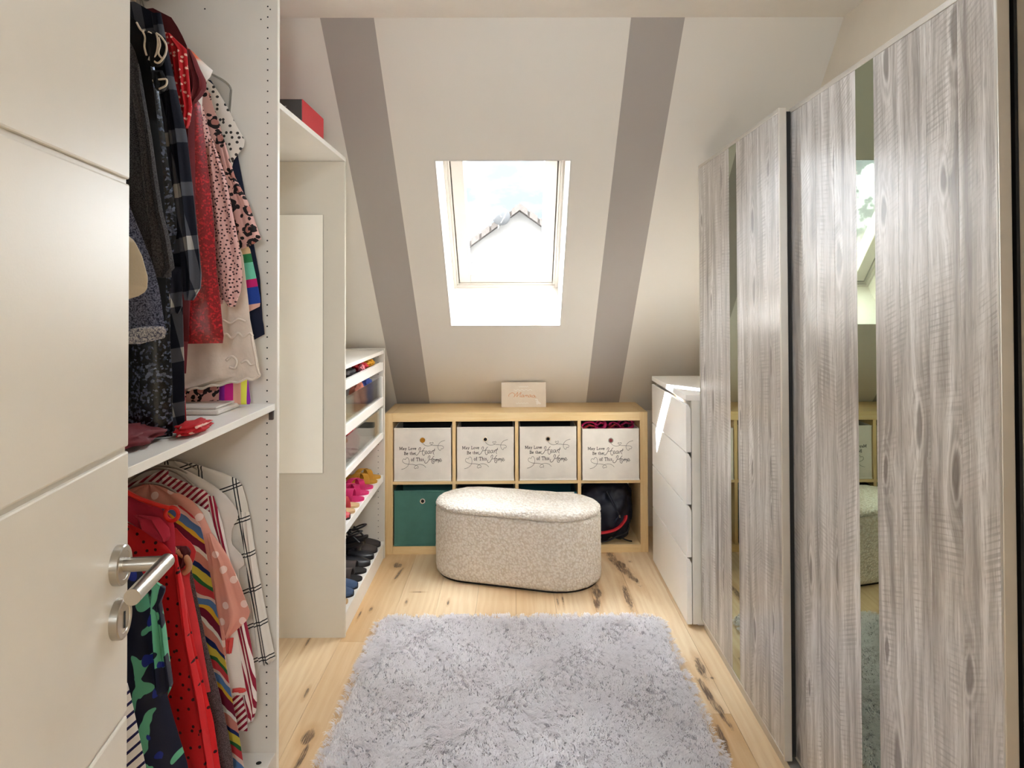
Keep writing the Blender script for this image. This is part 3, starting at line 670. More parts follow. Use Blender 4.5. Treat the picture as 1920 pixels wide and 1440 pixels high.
# ================================================================== cream boucle stool
st_ = thing('stool', (.012, 3.858, 0), 'oval cream boucle stool standing on the floor in front of the cube shelf', 'stool')
def stadium(a, r, n=28):
    pts = []
    for k in range(n + 1): t = -PI / 2 + PI * k / n; pts.append((a + r * math.cos(t), r * math.sin(t)))
    for k in range(9): pts.append((a - 2 * a * (k + 1) / 10, r))
    for k in range(n + 1): t = PI / 2 + PI * k / n; pts.append((-a + r * math.cos(t), r * math.sin(t)))
    for k in range(9): pts.append((-a + 2 * a * (k + 1) / 10, -r))
    return pts
def oval(prof, a=.215, r=.22, th=math.radians(-17.3), c=(.012, 3.858), close=True):
    mb = MB(); vs, fs = [], []; n = None
    for k, z in prof:     # inset, height
        ring_ = stadium(a * (1 if k < .15 else max(0.02, 1 - (k - .15) / .09)), max(.004, r - k))
        n = len(ring_)
        for x, y in ring_: vs.append((c[0] + x * math.cos(th) - y * math.sin(th), c[1] + x * math.sin(th) + y * math.cos(th), z))
    for j in range(len(prof) - 1):
        for i in range(n): fs.append((j * n + i, j * n + (i + 1) % n, (j + 1) * n + (i + 1) % n, (j + 1) * n + i))
    fs.append(tuple(range(n - 1, -1, -1))); fs.append(tuple((len(prof) - 1) * n + i for i in range(n)))
    return mb.add(vs, fs)
from mathutils import noise as mn
def fuzz(mb, amp, f):
    mb.v = [tuple(Vector(p) + Vector((mn.noise(Vector(p) * f), mn.noise(Vector(p) * f + Vector((9, 0, 0))), mn.noise(Vector(p) * f + Vector((0, 9, 0))))) * amp) for p in mb.v]; return mb
body = [(.012, .012), (.004, .022), (0, .04)] + [(0, .04 + .29 * k / 24) for k in range(1, 25)] + [(.003, .337), (.009, .342)]
fuzz(oval(body), .0025, 55).build('stool_body', boucle_m, st_, smooth=True)
cush = [(.010, .343), (.002, .349), (0, .357), (.004, .369), (.014, .378), (.03, .384), (.06, .3875), (.1, .389), (.14, .39), (.18, .391), (.21, .391)]
fuzz(oval(cush), .0025, 55).build('stool_cushion', boucle_m, st_, smooth=True)
MB().add(*(lambda m: (m.v, m.f))(oval([(.02, .0), (.02, .013)]))).build('stool_base', black, st_)

# ================================================================== shaggy rug
RX0, RX1, RY0, RY1 = -.600, .640, 1.62, 3.315
def rug_in(x, y):
    r = .06; qx = np.maximum(np.abs(x - (RX0 + RX1) / 2) - ((RX1 - RX0) / 2 - r), 0); qy = np.maximum(np.abs(y - (RY0 + RY1) / 2) - ((RY1 - RY0) / 2 - r), 0)
    return np.hypot(qx, qy) < r
rug = thing('rug', (.02, (RY0 + RY1) / 2, 0), 'pale grey long-pile shaggy rug lying on the wood floor', 'rug')
B((RX0 + .012, RY0 + .012, .0), (RX1 - .012, RY1 - .012, .009)).build('backing', plain('rug_backing', 'f6f3f3', .9), rug, bevel=.004)
def field(x, y, s, f):
    return np.sin(x * f * 1.3 + s) * np.cos(y * f + s * 2.1) + .6 * np.sin(x * f * 2.3 - y * f * 1.9 + s * 3.7) + .4 * np.cos(x * f * 4.1 + y * f * 3.3 + s * 5)
NTF, PER = 14000, 9          # tufts, strands in a tuft
tx = rng.uniform(RX0, RX1, NTF * 2); ty = rng.uniform(RY0, RY1, NTF * 2)
keep = rug_in(tx, ty) & ((ty > 2.05) | (rng.uniform(size=NTF * 2) < .3)); tx, ty = tx[keep][:NTF], ty[keep][:NTF]; nt = len(tx)
ta = -PI / 2 + .8 * field(tx, ty, .7, 7) + rng.normal(0, .38, nt)
tl = np.clip(1.0 + .13 * field(tx, ty, 4.4, 11) + rng.normal(0, .13, nt), .3, 1.35)
tn = .038 + .004 * field(tx, ty, 2.2, 22) / 2 + rng.normal(0, .003, nt)
rep = lambda q: np.repeat(q, PER)
n = nt * PER; jx, jy = rng.normal(0, .0058, n), rng.normal(0, .0058, n)
cx_, cy_ = rep(tx), rep(ty); x, y = cx_ + jx, cy_ + jy
ang = rep(ta) + rng.normal(0, .12, n); lean = rep(tl) + rng.normal(0, .07, n); ln = rep(tn) * rng.uniform(.82, 1.08, n)
edge = np.minimum.reduce([x - RX0, RX1 - x, RY1 - y]); out = np.exp(-np.clip(edge, 0, None) / .018); ln = ln * (1 - .45 * out)
ex = np.where(x - RX0 < RX1 - x, -1, 1) * (np.minimum(x - RX0, RX1 - x) < RY1 - y); ey = 1. * (RY1 - y < np.minimum(x - RX0, RX1 - x))
dx, dy = np.cos(ang) * (1 - out) + ex * out, np.sin(ang) * (1 - out) + ey * out
wd_ = rng.uniform(.0015, .0027, n); side = np.stack([-dy, dx, np.zeros(n)], 1) * wd_[:, None]
segs = 4; rings = []
for k in range(segs):
    t = k / (segs - 1); bend = lean * (.35 + .9 * t)
    h = ln * t * np.cos(bend * t * .9) ; l = ln * t * np.sin(bend)
    p = np.stack([x - jx * .4 * t + dx * l, y - jy * .4 * t + dy * l, .006 + np.maximum(h, .001 * k)], 1)
    wk = (1 - .8 * t ** 2); rings.append((p - side * wk, p + side * wk))
V = np.empty((n, segs * 2, 3))
for k in range(segs): V[:, 2 * k], V[:, 2 * k + 1] = rings[k]
V -= np.array(ORG[rug.name])
base = (np.arange(n) * segs * 2)[:, None, None]
q = np.array([[2 * k, 2 * k + 1, 2 * k + 3, 2 * k + 2] for k in range(segs - 1)])[None]
Fq = (base + q).reshape(-1, 4)
me = bpy.data.meshes.new('pile'); me.vertices.add(V.size // 3); me.vertices.foreach_set('co', V.reshape(-1))
me.loops.add(Fq.size); me.loops.foreach_set('vertex_index', Fq.reshape(-1).astype(np.int32))
me.polygons.add(len(Fq)); me.polygons.foreach_set('loop_start', np.arange(len(Fq), dtype=np.int32) * 4); me.update(calc_edges=True)
me.polygons.foreach_set('use_smooth', np.ones(len(Fq), bool))
pile = bpy.data.objects.new('pile', me); COL.objects.link(pile); pile.parent = rug; me.materials.append(rug_m); pile['kind'] = 'stuff'

# ================================================================== open wardrobe frame on the left
PXF = -.706; NY0, NY1 = 1.225, 2.219
pxw = thing('open_wardrobe', (-1.0, 1.73, 0), 'tall white open wardrobe frame full of hanging clothes behind the door', 'wardrobe')
edge_w = plain('panel_edge', 'f1ece4', .4, var=.01)
def pax_panel(ya, yb, z1, par, x1=PXF):
    B((-1.30, ya, 0), (x1 - .0015, yb, z1)).build('side_panel', panel_in, par)
    B((x1 - .0015, ya, 0), (x1, yb, z1)).build('front_edging', edge_w, par)
pax_panel(NY1, NY1 + .018, 2.36, pxw); pax_panel(NY0 - .018, NY0, 2.36, pxw)
B((-1.30, NY0, 2.342), (PXF, NY1, 2.36)).build('top_panel', panel_in, pxw)
B((-1.30, NY0, 0.062), (-1.295, NY1, 2.342)).build('back_panel', panel_in, pxw)
B((-1.294, NY0 + .001, 1.090), (PXF - .006, NY1 - .001, 1.1095)).build('shelf', white, pxw, bevel=.001)
B((-1.294, NY0 + .001, .062), (PXF - .004, NY1 - .001, .080)).build('bottom_panel', panel_in, pxw, bevel=.001)
B((PXF - .030, NY0 + .001, 0), (PXF - .012, NY1 - .001, .062)).build('plinth', panel_in, pxw)
for z in (2.327, 1.045): MB().tube([(-1.10, NY0, z), (-1.10, NY1, z)], .0125, 16).build('clothes_rail', steel, pxw, smooth=.8)
mb = MB()
def dot(mb, x, y, z, r, seg=10): mb.lathe([(r, 0), (r, -.0006)], (x, y, z), 'y', seg)
z = .123
while z < 2.33:
    if not 1.08 < z < 1.115: dot(mb, -.7365, NY1, z, .0024)
    z += .032
for z in (2.29, 2.26): dot(mb, -.757 if z < 2.28 else -.729, NY1, z, .0022)
dot(mb, -.925, NY1, 2.292, .0024)
mb.build('shelf_pin_holes', hole_m, pxw, kind='stuff')
B((-.728, NY1 - .012, 1.062), (-.716, NY1, 1.0895)).build('shelf_bracket', choc, pxw, bevel=.001)
MB().lathe([(.0078, .0), (.0078, .0006), (.004, .0006), (.004, .001)], (-.742, 2.168, .080), 'z', 18).build('cam_lock', hole_m, pxw)

# low shoe cabinet with a tall side panel, and the board bridging to the wardrobe
SXF = -.714
cab = thing('shoe_cabinet', (-1.0, 3.62, 0), 'white shoe cabinet with one tall side panel beside the birch cube shelf', 'cabinet')
B((-1.30, 3.137, 0), (SXF, 3.155, 2.003)).build('tall_side_panel', plain('tall_panel', 'dad4c8', .4, var=.01), cab, bevel=.0008)
pax_panel(4.089, 4.107, 1.149, cab, SXF)
B((-1.30, 3.155, 1.121), (SXF - .004, 4.089, 1.139)).build('top_panel', white, cab, bevel=.001)
B((-1.30, 3.155, .075), (SXF - .002, 4.089, .093)).build('bottom_panel', white, cab, bevel=.001)
B((-.740, 3.155, 0), (SXF - .006, 4.089, .074)).build('plinth', white, cab)
B((-1.30, 3.155, .094), (-1.295, 4.089, 1.12)).build('back_panel', panel_in, cab)
mb = MB(); z = .11
while z < 1.11: dot(mb, -.748, 4.089, z, .0022, 8); z += .032
mb.build('shelf_pin_holes', hole_m, cab, kind='stuff')
def pull_shelf(za, zb, name):
    B((-1.28, 3.170, za), (SXF - .026, 4.075, zb - .0005 if 'shoe' in name else za + .012)).build(name + '_base', white, cab)
    B((SXF - .026, 3.158, za - .004), (SXF - .006, 4.087, zb)).build(name + '_front', white_gloss, cab, bevel=.002)
pull_shelf(.424, .456, 'shoe_shelf')
pull_shelf(1.034, 1.073, 'tray')
for za, zb, zt, nm in ((.660, .690, .822, 0), (.841, .883, .995, 1)):
    d = thing('glass_drawer', (-1.0, 3.62, za)); d.parent = cab; d.location = ORG[d.name] - ORG[cab.name]
    B((-1.28, 3.170, za), (SXF - .026, 4.075, za + .012)).build('drawer_base', white, d)
    B((SXF - .026, 3.158, za - .004), (SXF - .006, 4.087, zb)).build('front_rail', white_gloss, d, bevel=.002)
    for y in (3.160, 4.067): B((SXF - .022, y, zb), (SXF - .009, y + .018, zt)).build('front_post', white_gloss, d, bevel=.001)
    B((SXF - .018, 3.178, zb), (SXF - .014, 4.067, zt)).build('glass_front', drawer_glass, d)
    for y in (3.170, 4.067): B((-1.28, y, za + .012), (SXF - .026, y + .012, zt - .01)).build('drawer_side', white, d)
MR = thing('mirror_stand_in', (-.95, 3.134, .689), 'glossy cream panel standing in for a mirror reflection on the tall side panel of the shoe cabinet', 'panel')  # stands in for a mirror; its cream colour imitates the bright reflection
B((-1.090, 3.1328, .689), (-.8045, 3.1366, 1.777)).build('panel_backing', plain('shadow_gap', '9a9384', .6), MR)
B((-1.0892, 3.1300, .6898), (-.8053, 3.1328, 1.7762)).build('panel_face', plain('reflection_cream', 'fdfaf0', .15, var=.005), MR, bevel=.0006)
o = B((-1.30, NY1 + .0185, 2.0035), (SXF, 3.155, 2.0215)).build('bridge_shelf', white, bevel=.001); tag(o, 'white board bridging the wardrobe and the tall panel above the mirror niche', 'shelf')
bx_ = thing('shoe_box', (-.9, 2.745, 2.0215), 'red cardboard box with a charcoal end label on the bridging board', 'box')
B((-1.06, 2.602, 2.0217), (-.740, 2.888, 2.124)).build('box_body', red_card, bx_, bevel=.003)
B((-1.062, 2.5985, 2.047), (-.7425, 2.602, 2.1225)).build('end_label', grey_card, bx_, bevel=.002)
B((-1.062, 2.5992, 2.0218), (-.744, 2.602, 2.046)).build('end_flap', red_dk, bx_)
mb = MB()
GS = {'S': GL['s'][1], 'T': GL['T'][1], 'R': [[(0, 0), (0, 1), (.5, 1), (.6, .75), (.45, .5), (0, .5)], [(.3, .5), (.6, 0)]], 'E': [[(.55, 0), (0, 0), (0, 1), (.55, 1)], [(0, .5), (.45, .5)]]}
xx = -.8375
for c in 'TREET':
    for s_ in GS[c]:
        P = [np.array((xx + px * .0085, 2.0915 + py * .0062)) for px, py in s_]
        for a, b in zip(P[:-1], P[1:]):
            d_ = (b - a) / (np.hypot(*(b - a)) or 1) * .0004; nn = np.array((-d_[1], d_[0]))
            q_ = [a - d_ + nn, a - d_ - nn, b + d_ - nn, b + d_ + nn]; mb.add([(p[0], 2.5980, p[1]) for p in q_], [(0, 1, 2, 3)])
    xx += .0086
mb.box((-.824, 2.5979, 2.0865), (-.796, 2.5984, 2.0875)); mb.build('label_print', print_wht, bx_)

# ================================================================== clothes
def cloth(name, fn, rough=.85, sheen=.02, metal=0., bump_=(220, .2), spec=.3):
    m, t, bs = newmat(name); p = t.pos(); x, y, z = t.xyz(p)
    c = fn(t, p, x, z, bs); t.set(bs.inputs['Base Color'], c)
    bs.inputs['Roughness'].default_value = rough; bs.inputs['Sheen Weight'].default_value = sheen; bs.inputs['Metallic'].default_value = metal
    bs.inputs['Specular IOR Level'].default_value = spec
    if bump_: t.set(bs.inputs['Normal'], t.bump(t.noise(p, bump_[0], 3), bump_[1], .0015))
    return m
def flatp(p, t, k=1., ky=0.): return t.scale(p, (k, ky, k))
def c_plain(c, v=.12): return lambda t, p, x, z, bs: t.mix(t.step(t.noise(p, 14, 3), .35, .65), tuple(a * (1 - v) for a in lin(c)[:3]) + (1,), lin(c))
def c_heather(a, b, s=420): return lambda t, p, x, z, bs: t.mix(t.step(t.noise(p, s, 4, .7), .38, .62), lin(a), lin(b))
def frac(t, v, per, off=0.): return t.m('FRACT', t.m('ADD', t.m('DIVIDE', v, per), off))
def between(t, f, a, b): return t.m('MULTIPLY', t.m('GREATER_THAN', f, a), t.m('LESS_THAN', f, b))
def c_plaid(base, mid, light, per=.125, tilt=.18):
    def fn(t, p, x, z, bs):
        z2 = t.m('ADD', z, t.m('MULTIPLY', x, -tilt)); x2 = t.m('ADD', x, t.m('MULTIPLY', z, tilt * 1.3))
        h = between(t, frac(t, z2, per), .32, .58); v = between(t, frac(t, x2, per * .55), .30, .62)
        s = t.m('ADD', h, v); c = t.mix(t.m('GREATER_THAN', s, .5), lin(base), lin(mid)); return t.mix(t.m('GREATER_THAN', s, 1.5), c, lin(light))
    return fn
def c_dots(base, dotc, scale, r, sz=1.):
    def fn(t, p, x, z, bs):
        d = t.voro(t.comb(x, t.m('MULTIPLY', z, sz), 0), scale, 'F1', .8, '2D')[0]; return t.mix(t.m('LESS_THAN', d, r), lin(base), lin(dotc))
    return fn
def c_leopard(base, mid, blk, s=21):
    def fn(t, p, x, z, bs):
        q = t.add(t.comb(x, z, 0), t.scale(t.n('ShaderNodeTexNoise', Vector=p, Scale=40.).outputs[1], (.016, .016, 0)))
        d = t.voro(q, s, 'F1', .9, '2D')[0]; n = t.noise(p, 60, 2)
        ring_ = t.m('MULTIPLY', between(t, d, .20, .40), t.m('GREATER_THAN', n, .45)); sp = t.m('LESS_THAN', t.voro(q, s * 1.7, 'F1', 1., '2D')[0], .20)
        c = t.mix(t.m('LESS_THAN', d, .20), lin(base), lin(mid)); return t.mix(t.m('MAXIMUM', ring_, sp), c, lin(blk))
    return fn
def c_stripes(cols, per, ang, wob=0.):
    def fn(t, p, x, z, bs):
        v = t.m('ADD', t.m('MULTIPLY', x, math.cos(ang)), t.m('MULTIPLY', z, math.sin(ang)))
        if wob: v = t.m('ADD', v, t.m('MULTIPLY', t.noise(p, 9, 2), wob))
        n = sum(w for w, _ in cols); st, a = [], 0
        for w, c in cols: st.append((a / n, lin(c))); a += w
        return t.ramp(frac(t, v, per), st, 'CONSTANT')
    return fn
def c_blobs(base, a, b=None, s=17, th=.55):
    def fn(t, p, x, z, bs):
        n = t.noise(t.scale(p, (1, 0, .75)), s, 1.5, .45, .6); c = t.mix(t.m('GREATER_THAN', n, th), lin(base), lin(a))
        if b: c = t.mix(t.m('GREATER_THAN', t.noise(t.add(p, (3, 3, 3)), s * .9, 1.), .64), c, lin(b))
        return c
    return fn
def c_sequin(a, b, s=190):
    def fn(t, p, x, z, bs):
        v = t.voro(p, s); r = t.xyz(v[1])[0]
        t.set(bs.inputs['Normal'], t.bump(r, .9, .006)); return t.mix(t.step(r, .55, 1.), lin(a), lin(b))
    return fn
def c_window(base, line, per):
    def fn(t, p, x, z, bs):
        z2 = t.m('ADD', z, t.m('MULTIPLY', x, -.35)); x2 = t.m('ADD', x, t.m('MULTIPLY', z, .18))
        fz, fx = frac(t, z2, per), frac(t, x2, per * .9)
        ln_ = t.m('ADD', t.m('ADD', between(t, fz, .0, .035), between(t, fz, .09, .125)), t.m('ADD', between(t, fx, .0, .035), between(t, fx, .09, .125)))
        return t.mix(t.m('GREATER_THAN', ln_, .5), lin(base), lin(line))
    return fn
M = dict(
 cream=cloth('cream_satin', c_plain('d8cbb4', .08), .55), charcoal=cloth('charcoal_marl', c_heather('1d1c20', '4d4b4e')),
 tweed=cloth('navy_tweed', c_heather('14172a', '6d7084', 330), .95, bump_=(260, .8)), fringe=cloth('fringe', c_heather('4a4d63', 'c7c4c4', 300)),
 bseq=cloth('black_sequin', c_sequin('07070b', '5c6478'), .25, 0, .3, None, .6), trim=cloth('striped_trim', c_stripes([(5, '0d0c10'), (2, 'b5b1ad')], .030, .35, .02)),
 plaid=cloth('navy_plaid', c_plaid('0d1020', '4a4d57', 'a9a7a5')), maroon=cloth('maroon_knit', c_plain('551c22')), floral=cloth('red_floral', c_dots('b2161f', 'e6b4a4', 62, .19)),
 burg=cloth('dusty_burgundy', c_plain('6f2a30')), rseq=cloth('red_sequin', c_sequin('7c0610', 'c01a26', 230), .38, 0, 0., None, .5),
 orange=cloth('coral_ombre', lambda t, p, x, z, bs: t.ramp(t.step(z, 2.01, 2.065), [(0, lin('e9e2dc')), (.45, lin('e8d6ca')), (.7, lin('e57858'))])),
 dots=cloth('pink_dotted', c_dots('d3a6a0', '3a2226', 100, .24)), leo=cloth('pink_leopard', c_leopard('d0a49b', 'b3796e', '1f191b')),
 palm=cloth('white_palm_print', c_dots('ded7cd', '3b3835', 52, .22)), block=cloth('colour_block', c_stripes([(2, '7fc1ad'), (3, 'd9aa9b'), (2, '1f3f95'), (1, 'c01f6b'), (2, '6ec4a8'), (1, '2c7d4b'), (2, 'd9b98f'), (2, 'a9237d'), (2, '7f2a93'), (2, 'e6d84e')], .46, PI / 2 + .15)),
 navy=cloth('navy_cotton', c_plain('141a30')), ruffle=cloth('white_jacquard', c_plain('e2d5c6', .10), .8, bump_=(38, 1.6)), black=cloth('black_jersey', c_plain('0c0b0e')),
 bold=cloth('bold_blocks', c_stripes([(3, '8b2a9d'), (3, 'c61f80'), (3, 'e5b09a'), (2, 'd8d650')], .085, 0)),
 diag=cloth('navy_diagonal_stripe', c_stripes([(5, 'e4e0de'), (2, '221c4e')], .0185, 2.25)), leaf=cloth('navy_mint_leaf', c_blobs('10142e', '5fae8c', '1b2c86', 21, .55), .6),
 reddot=cloth('red_dotted', c_dots('cf1a20', '3a0a10', 34, .13), .65), coral=cloth('coral_blouse', c_plain('d23a40')), pinkc=cloth('raspberry_denim', c_plain('c02f47')),
 marl=cloth('grey_marl', c_heather('3f3637', '6b5f60', 380)), multi=cloth('rainbow_stripe', c_stripes([(2, '7a1734'), (1, 'e4b23a'), (2, '5b80b5'), (1, 'e9c9bd'), (2, 'cf3f46'), (1, '2f6a3a'), (2, 'd9c34c'), (1, '1d2b63'), (2, 'd98a7b'), (1, 'f0e8de')], .15, .95, .06)),
 polka=cloth('pink_polka', c_dots('dc9c8c', 'f0d5cd', 17, .17)), rstripe=cloth('red_white_stripe', c_stripes([(1, 'e5d9d4'), (1, '8f1531')], .0145, 2.3)), rstripe2=cloth('red_white_stripe_up', c_stripes([(1, 'e5d9d4'), (1, '8f1531')], .0105, .22)),
 white=cloth('white_cotton', c_plain('dcd5cd', .06)), wwin=cloth('white_windowpane', c_window('d9d3ca', '232326', .105)), redtrim=cloth('red_embroidery', c_plain('cf4a46')))

def sheet(rows, Y, th, folds=3., amp=.010, seed=0, zmin=None, xl_clip=-1.285, nr=36, nc=18, sym=None, px=True):
    """closed flattened body between a left and right outline; rows = (py, x_left, x_right) pixels at distance Y"""
    P = []
    for r in rows:
        py, xl, xr = r if len(r) == 3 else (r[0], None, r[1])
        a = at_y(xr, py, Y); z = a[2]
        X1 = a[0]; X0 = at_y(xl, py, Y)[0] if xl is not None else max(2 * sym - X1, xl_clip)
        P.append((z, X0, max(X1, X0 + .004)))
    P.sort(key=lambda q: -q[0]); zs = np.array([q[0] for q in P]); cum = np.linspace(0, 1, nr)
    zz_ = zs[0] + (zs[-1] - zs[0]) * cum; X0s = np.interp(-zz_, -zs, [q[1] for q in P]); X1s = np.interp(-zz_, -zs, [q[2] for q in P])
    if zmin is not None: zz_ = np.maximum(zz_, zmin + .004 * (1 - cum))
    rr = random.Random(seed); ph, k2 = rr.uniform(0, 6), rr.uniform(.8, 1.4)
    us = np.linspace(0, 1, nc); fr, bk = [], []
    for j in range(nr):
        for u in us:
            X = X0s[j] + (X1s[j] - X0s[j]) * u; d = min(1., .25 + cum[j] * 1.4)
            s_ = amp * d * (math.sin(folds * 2 * PI * u * k2 + ph + .8 * math.sin(3 * cum[j] + ph)) + .5 * math.sin(folds * 4.7 * PI * u + 2 * ph + 1.5 * cum[j]))
            e_ = math.sqrt(max(0., 1 - (2 * u - 1) ** 2)) ** .6; e2 = min(1., (j + .2) * .35) * min(1, (nr - 1 - j + .6) * .6)
            hw_ = th * e_ * e2 + .0008
            fr.append((X, Y + s_ - hw_, zz_[j])); bk.append((X, Y + s_ + hw_, zz_[j]))
    n_ = nr * nc; fs = []
    for j in range(nr - 1):
        for i in range(nc - 1):
            a = j * nc + i; fs += [(a, a + nc, a + nc + 1, a + 1), (n_ + a, n_ + a + 1, n_ + a + nc + 1, n_ + a + nc)]
    for j in range(nr - 1):
        a = j * nc; fs.append((a, n_ + a, n_ + a + nc, a + nc)); a += nc - 1; fs.append((a, a + nc, n_ + a + nc, n_ + a))
    for i in range(nc - 1):
        fs.append((i, i + 1, n_ + i + 1, n_ + i)); a = (nr - 1) * nc + i; fs.append((a, n_ + a, n_ + a + 1, a + 1))
    return MB().add(fr + bk, fs)
SYM = -1.0
UP, LO = (1.113, 2.327), (.084, 1.045)
def garment(name, label, cat, Y, rows, mat, level, parts=(), th=.011, folds=3, amp=.008, hook=True, group=None, xl_clip=-1.285):
    zmin, rail = level; seed = len(ORG)
    mb = sheet(rows, Y, th, folds, amp, seed, zmin, xl_clip, sym=SYM)
    ztop = max(v[2] for v in mb.v)
    g_ = thing(name, (SYM, Y, min(v[2] for v in mb.v)), label, cat, group)
    mb.build('body', mat, g_, smooth=1.2)
    for i, (pn, prow, pm, dy) in enumerate(parts):
        sheet(prow, Y + dy, th * .8, 1.6, amp * .6, seed + i, zmin, nr=24, nc=12, sym=SYM).build(pn, pm, g_, smooth=1.2)
    if hook and ztop < rail - .02:
        w = .10
        pts = [(SYM - w, Y, ztop - .050), (SYM - .05, Y, ztop - .012), (SYM, Y, ztop), (SYM + .05, Y, ztop - .012), (SYM + w, Y, ztop - .050)]
        h_ = MB().tube(smooth_path(pts, 4), .004, 8); t_ = rail + .016
        hx = -1.10; h_.tube(smooth_path([(SYM - .06, Y, ztop - .016), (hx, Y, ztop + .01), (hx, Y, rail - .03), (hx - .015, Y, rail - .005), (hx - .015, Y, rail + .008), (hx, Y, rail + .0142), (hx + .016, Y, rail + .004), (hx + .014, Y, rail - .008)], 4), .0018, 6)
        h_.build('hanger', steel, g_, smooth=True)
    return g_
gu = 'clothes on the upper rail'; gl = 'clothes on the lower rail'
garment('blouse', 'cream satin blouse with a full sleeve next to the white door', 'blouse', 1.475, [(300, 215), (380, 226), (440, 240), (452, 254), (480, 268), (520, 279), (545, 277), (555, 262), (563, 235)], M['cream'], UP, group=gu)
garment('jacket', 'navy and white tweed jacket with a frayed fringe hem', 'jacket', 1.54, [(330, 222), (400, 246), (440, 262), (500, 284), (540, 294), (600, 303), (618, 307), (626, 308)], M['tweed'], UP,
        parts=[('fringe', [(612, 150, 306), (622, 150, 311), (634, 150, 307), (645, 150, 262)], M['fringe'], -.004)], group=gu)
garment('jacket', 'charcoal marled wool jacket with a long sleeve beside the tweed jacket', 'jacket', 1.585, [(70, 236), (88, 250), (130, 262), (200, 274), (260, 284), (340, 295), (400, 304), (440, 314), (470, 318), (520, 318)], M['charcoal'], UP,
        parts=[('sleeve', [(120, 236, 261), (260, 262, 286), (340, 268, 297), (400, 276, 307), (440, 284, 318), (500, 288, 328), (514, 289, 328), (520, 291, 312)], M['charcoal'], -.016)], group=gu)
_top = garment('top', 'black top with curled striped ruffle cuffs between dark jackets', 'top', 1.62, [(24, 240), (40, 256), (60, 270), (110, 282), (180, 292), (300, 305), (420, 312), (600, 312)], M['black'], UP,
        parts=[('ruffle_cuff', [(58, 268, 290), (72, 264, 311), (100, 268, 313), (118, 276, 304), (124, 282, 292)], M['black'], -.02), ('ruffle_cuff', [(132, 283, 305), (145, 284, 311), (160, 288, 312), (170, 294, 304)], M['black'], -.02)], group=gu)
for pts in ([(293, 62), (303, 70), (312, 86), (309, 104), (297, 118), (288, 112), (294, 98), (296, 78), (293, 62)], [(297, 70), (300, 84), (297, 100), (304, 110)], [(278, 60), (285, 66), (286, 90), (279, 113)], [(267, 58), (272, 70), (271, 88), (275, 104)], [(256, 42), (264, 56), (270, 58)], [(286, 151), (300, 149), (312, 149), (311, 160), (298, 167)]):
    MB().tube(smooth_path([at_y(*p, 1.592) for p in pts], 5), .0022, 6).build('white_piping', M['ruffle'], _top, smooth=True)
garment('dress', 'long black sequinned dress in front of the plaid shirt', 'dress', 1.66, [(56, 250), (70, 270), (120, 287), (180, 297), (300, 312), (400, 327), (430, 328), (500, 316), (640, 314), (700, 318), (810, 320), (832, 319)], M['bseq'], UP, group=gu)
garment('shirt', 'long navy and white plaid shirt with a hanging sleeve', 'shirt', 1.715, [(4, 254), (12, 274), (28, 294), (60, 304), (150, 316), (300, 328), (420, 338), (560, 343), (700, 346), (832, 347)], M['plaid'], UP,
        parts=[('sleeve', [(24, 284, 301), (60, 290, 308), (120, 300, 320), (190, 310, 335), (250, 318, 349), (330, 326, 358), (400, 333, 366), (470, 340, 373), (520, 342, 378), (548, 344, 375), (563, 348, 362)], M['plaid'], -.014),
               ('cuff', [(500, 300, 341), (540, 300, 343), (575, 302, 342), (588, 306, 336)], M['plaid'], -.03)], group=gu)
garment('dress', 'red dress with small pale flowers beside the plaid shirt', 'dress', 1.76, [(60, 312), (70, 324), (90, 338), (140, 340), (200, 341), (300, 338), (600, 340), (790, 350), (820, 352)], M['floral'], UP,
        parts=[('sleeve', [(62, 314, 318), (78, 318, 334), (92, 322, 350), (140, 328, 354), (180, 334, 358), (200, 338, 361), (222, 342, 357), (240, 346, 351)], M['floral'], -.012)], group=gu)
garment('cardigan', 'maroon cardigan hanging behind the red flowered dress', 'cardigan', 1.80, [(16, 288), (22, 312), (40, 328), (70, 344), (90, 353), (130, 358), (300, 355), (640, 356)], M['maroon'], UP, group=gu)
garment('jumper', 'dusty burgundy jumper with a rolled cuff', 'jumper', 1.83, [(84, 344), (96, 356), (112, 362), (160, 364), (400, 366), (700, 350)], M['burg'], UP,
        parts=[('cuff', [(92, 350, 356), (110, 352, 367), (130, 353, 375), (150, 356, 385), (165, 356, 386), (180, 355, 378), (193, 355, 366)], M['burg'], -.014)], group=gu)
garment('dress', 'glittering red sequinned dress ending above the white blouse hem', 'dress', 1.87, [(168, 352), (182, 366), (192, 374), (260, 381), (340, 389), (420, 396), (500, 400), (560, 408), (600, 412), (636, 416), (644, 414)], M['rseq'], UP, amp=.012, group=gu)
garment('top', 'coral to white shaded top with a short sleeve', 'top', 1.915, [(84, 344), (90, 356), (100, 364), (115, 379), (131, 398), (140, 396), (150, 386), (158, 379), (220, 376), (500, 376)], M['orange'], UP, group=gu)
garment('dress', 'dusty pink dress with small dark spots and a gathered sleeve', 'dress', 1.975, [(176, 368), (190, 378), (230, 388), (280, 402), (333, 418), (380, 428), (440, 434), (540, 430), (570, 420)], M['dots'], UP,
        parts=[('sleeve', [(260, 390, 398), (333, 394, 424), (380, 398, 433), (420, 400, 441), (470, 403, 451), (520, 407, 455), (548, 412, 451), (563, 420, 444), (575, 428, 440)], M['dots'], -.014)], th=.014, group=gu)
_rb = garment('blouse', 'white jacquard blouse with a ruffled hem below the red sequins', 'blouse', 2.085, [(440, 440), (480, 456), (520, 461), (560, 466), (600, 470), (650, 480), (690, 487), (706, 486), (720, 430), (732, 352)], M['ruffle'], UP, amp=.010, folds=4, group=gu)
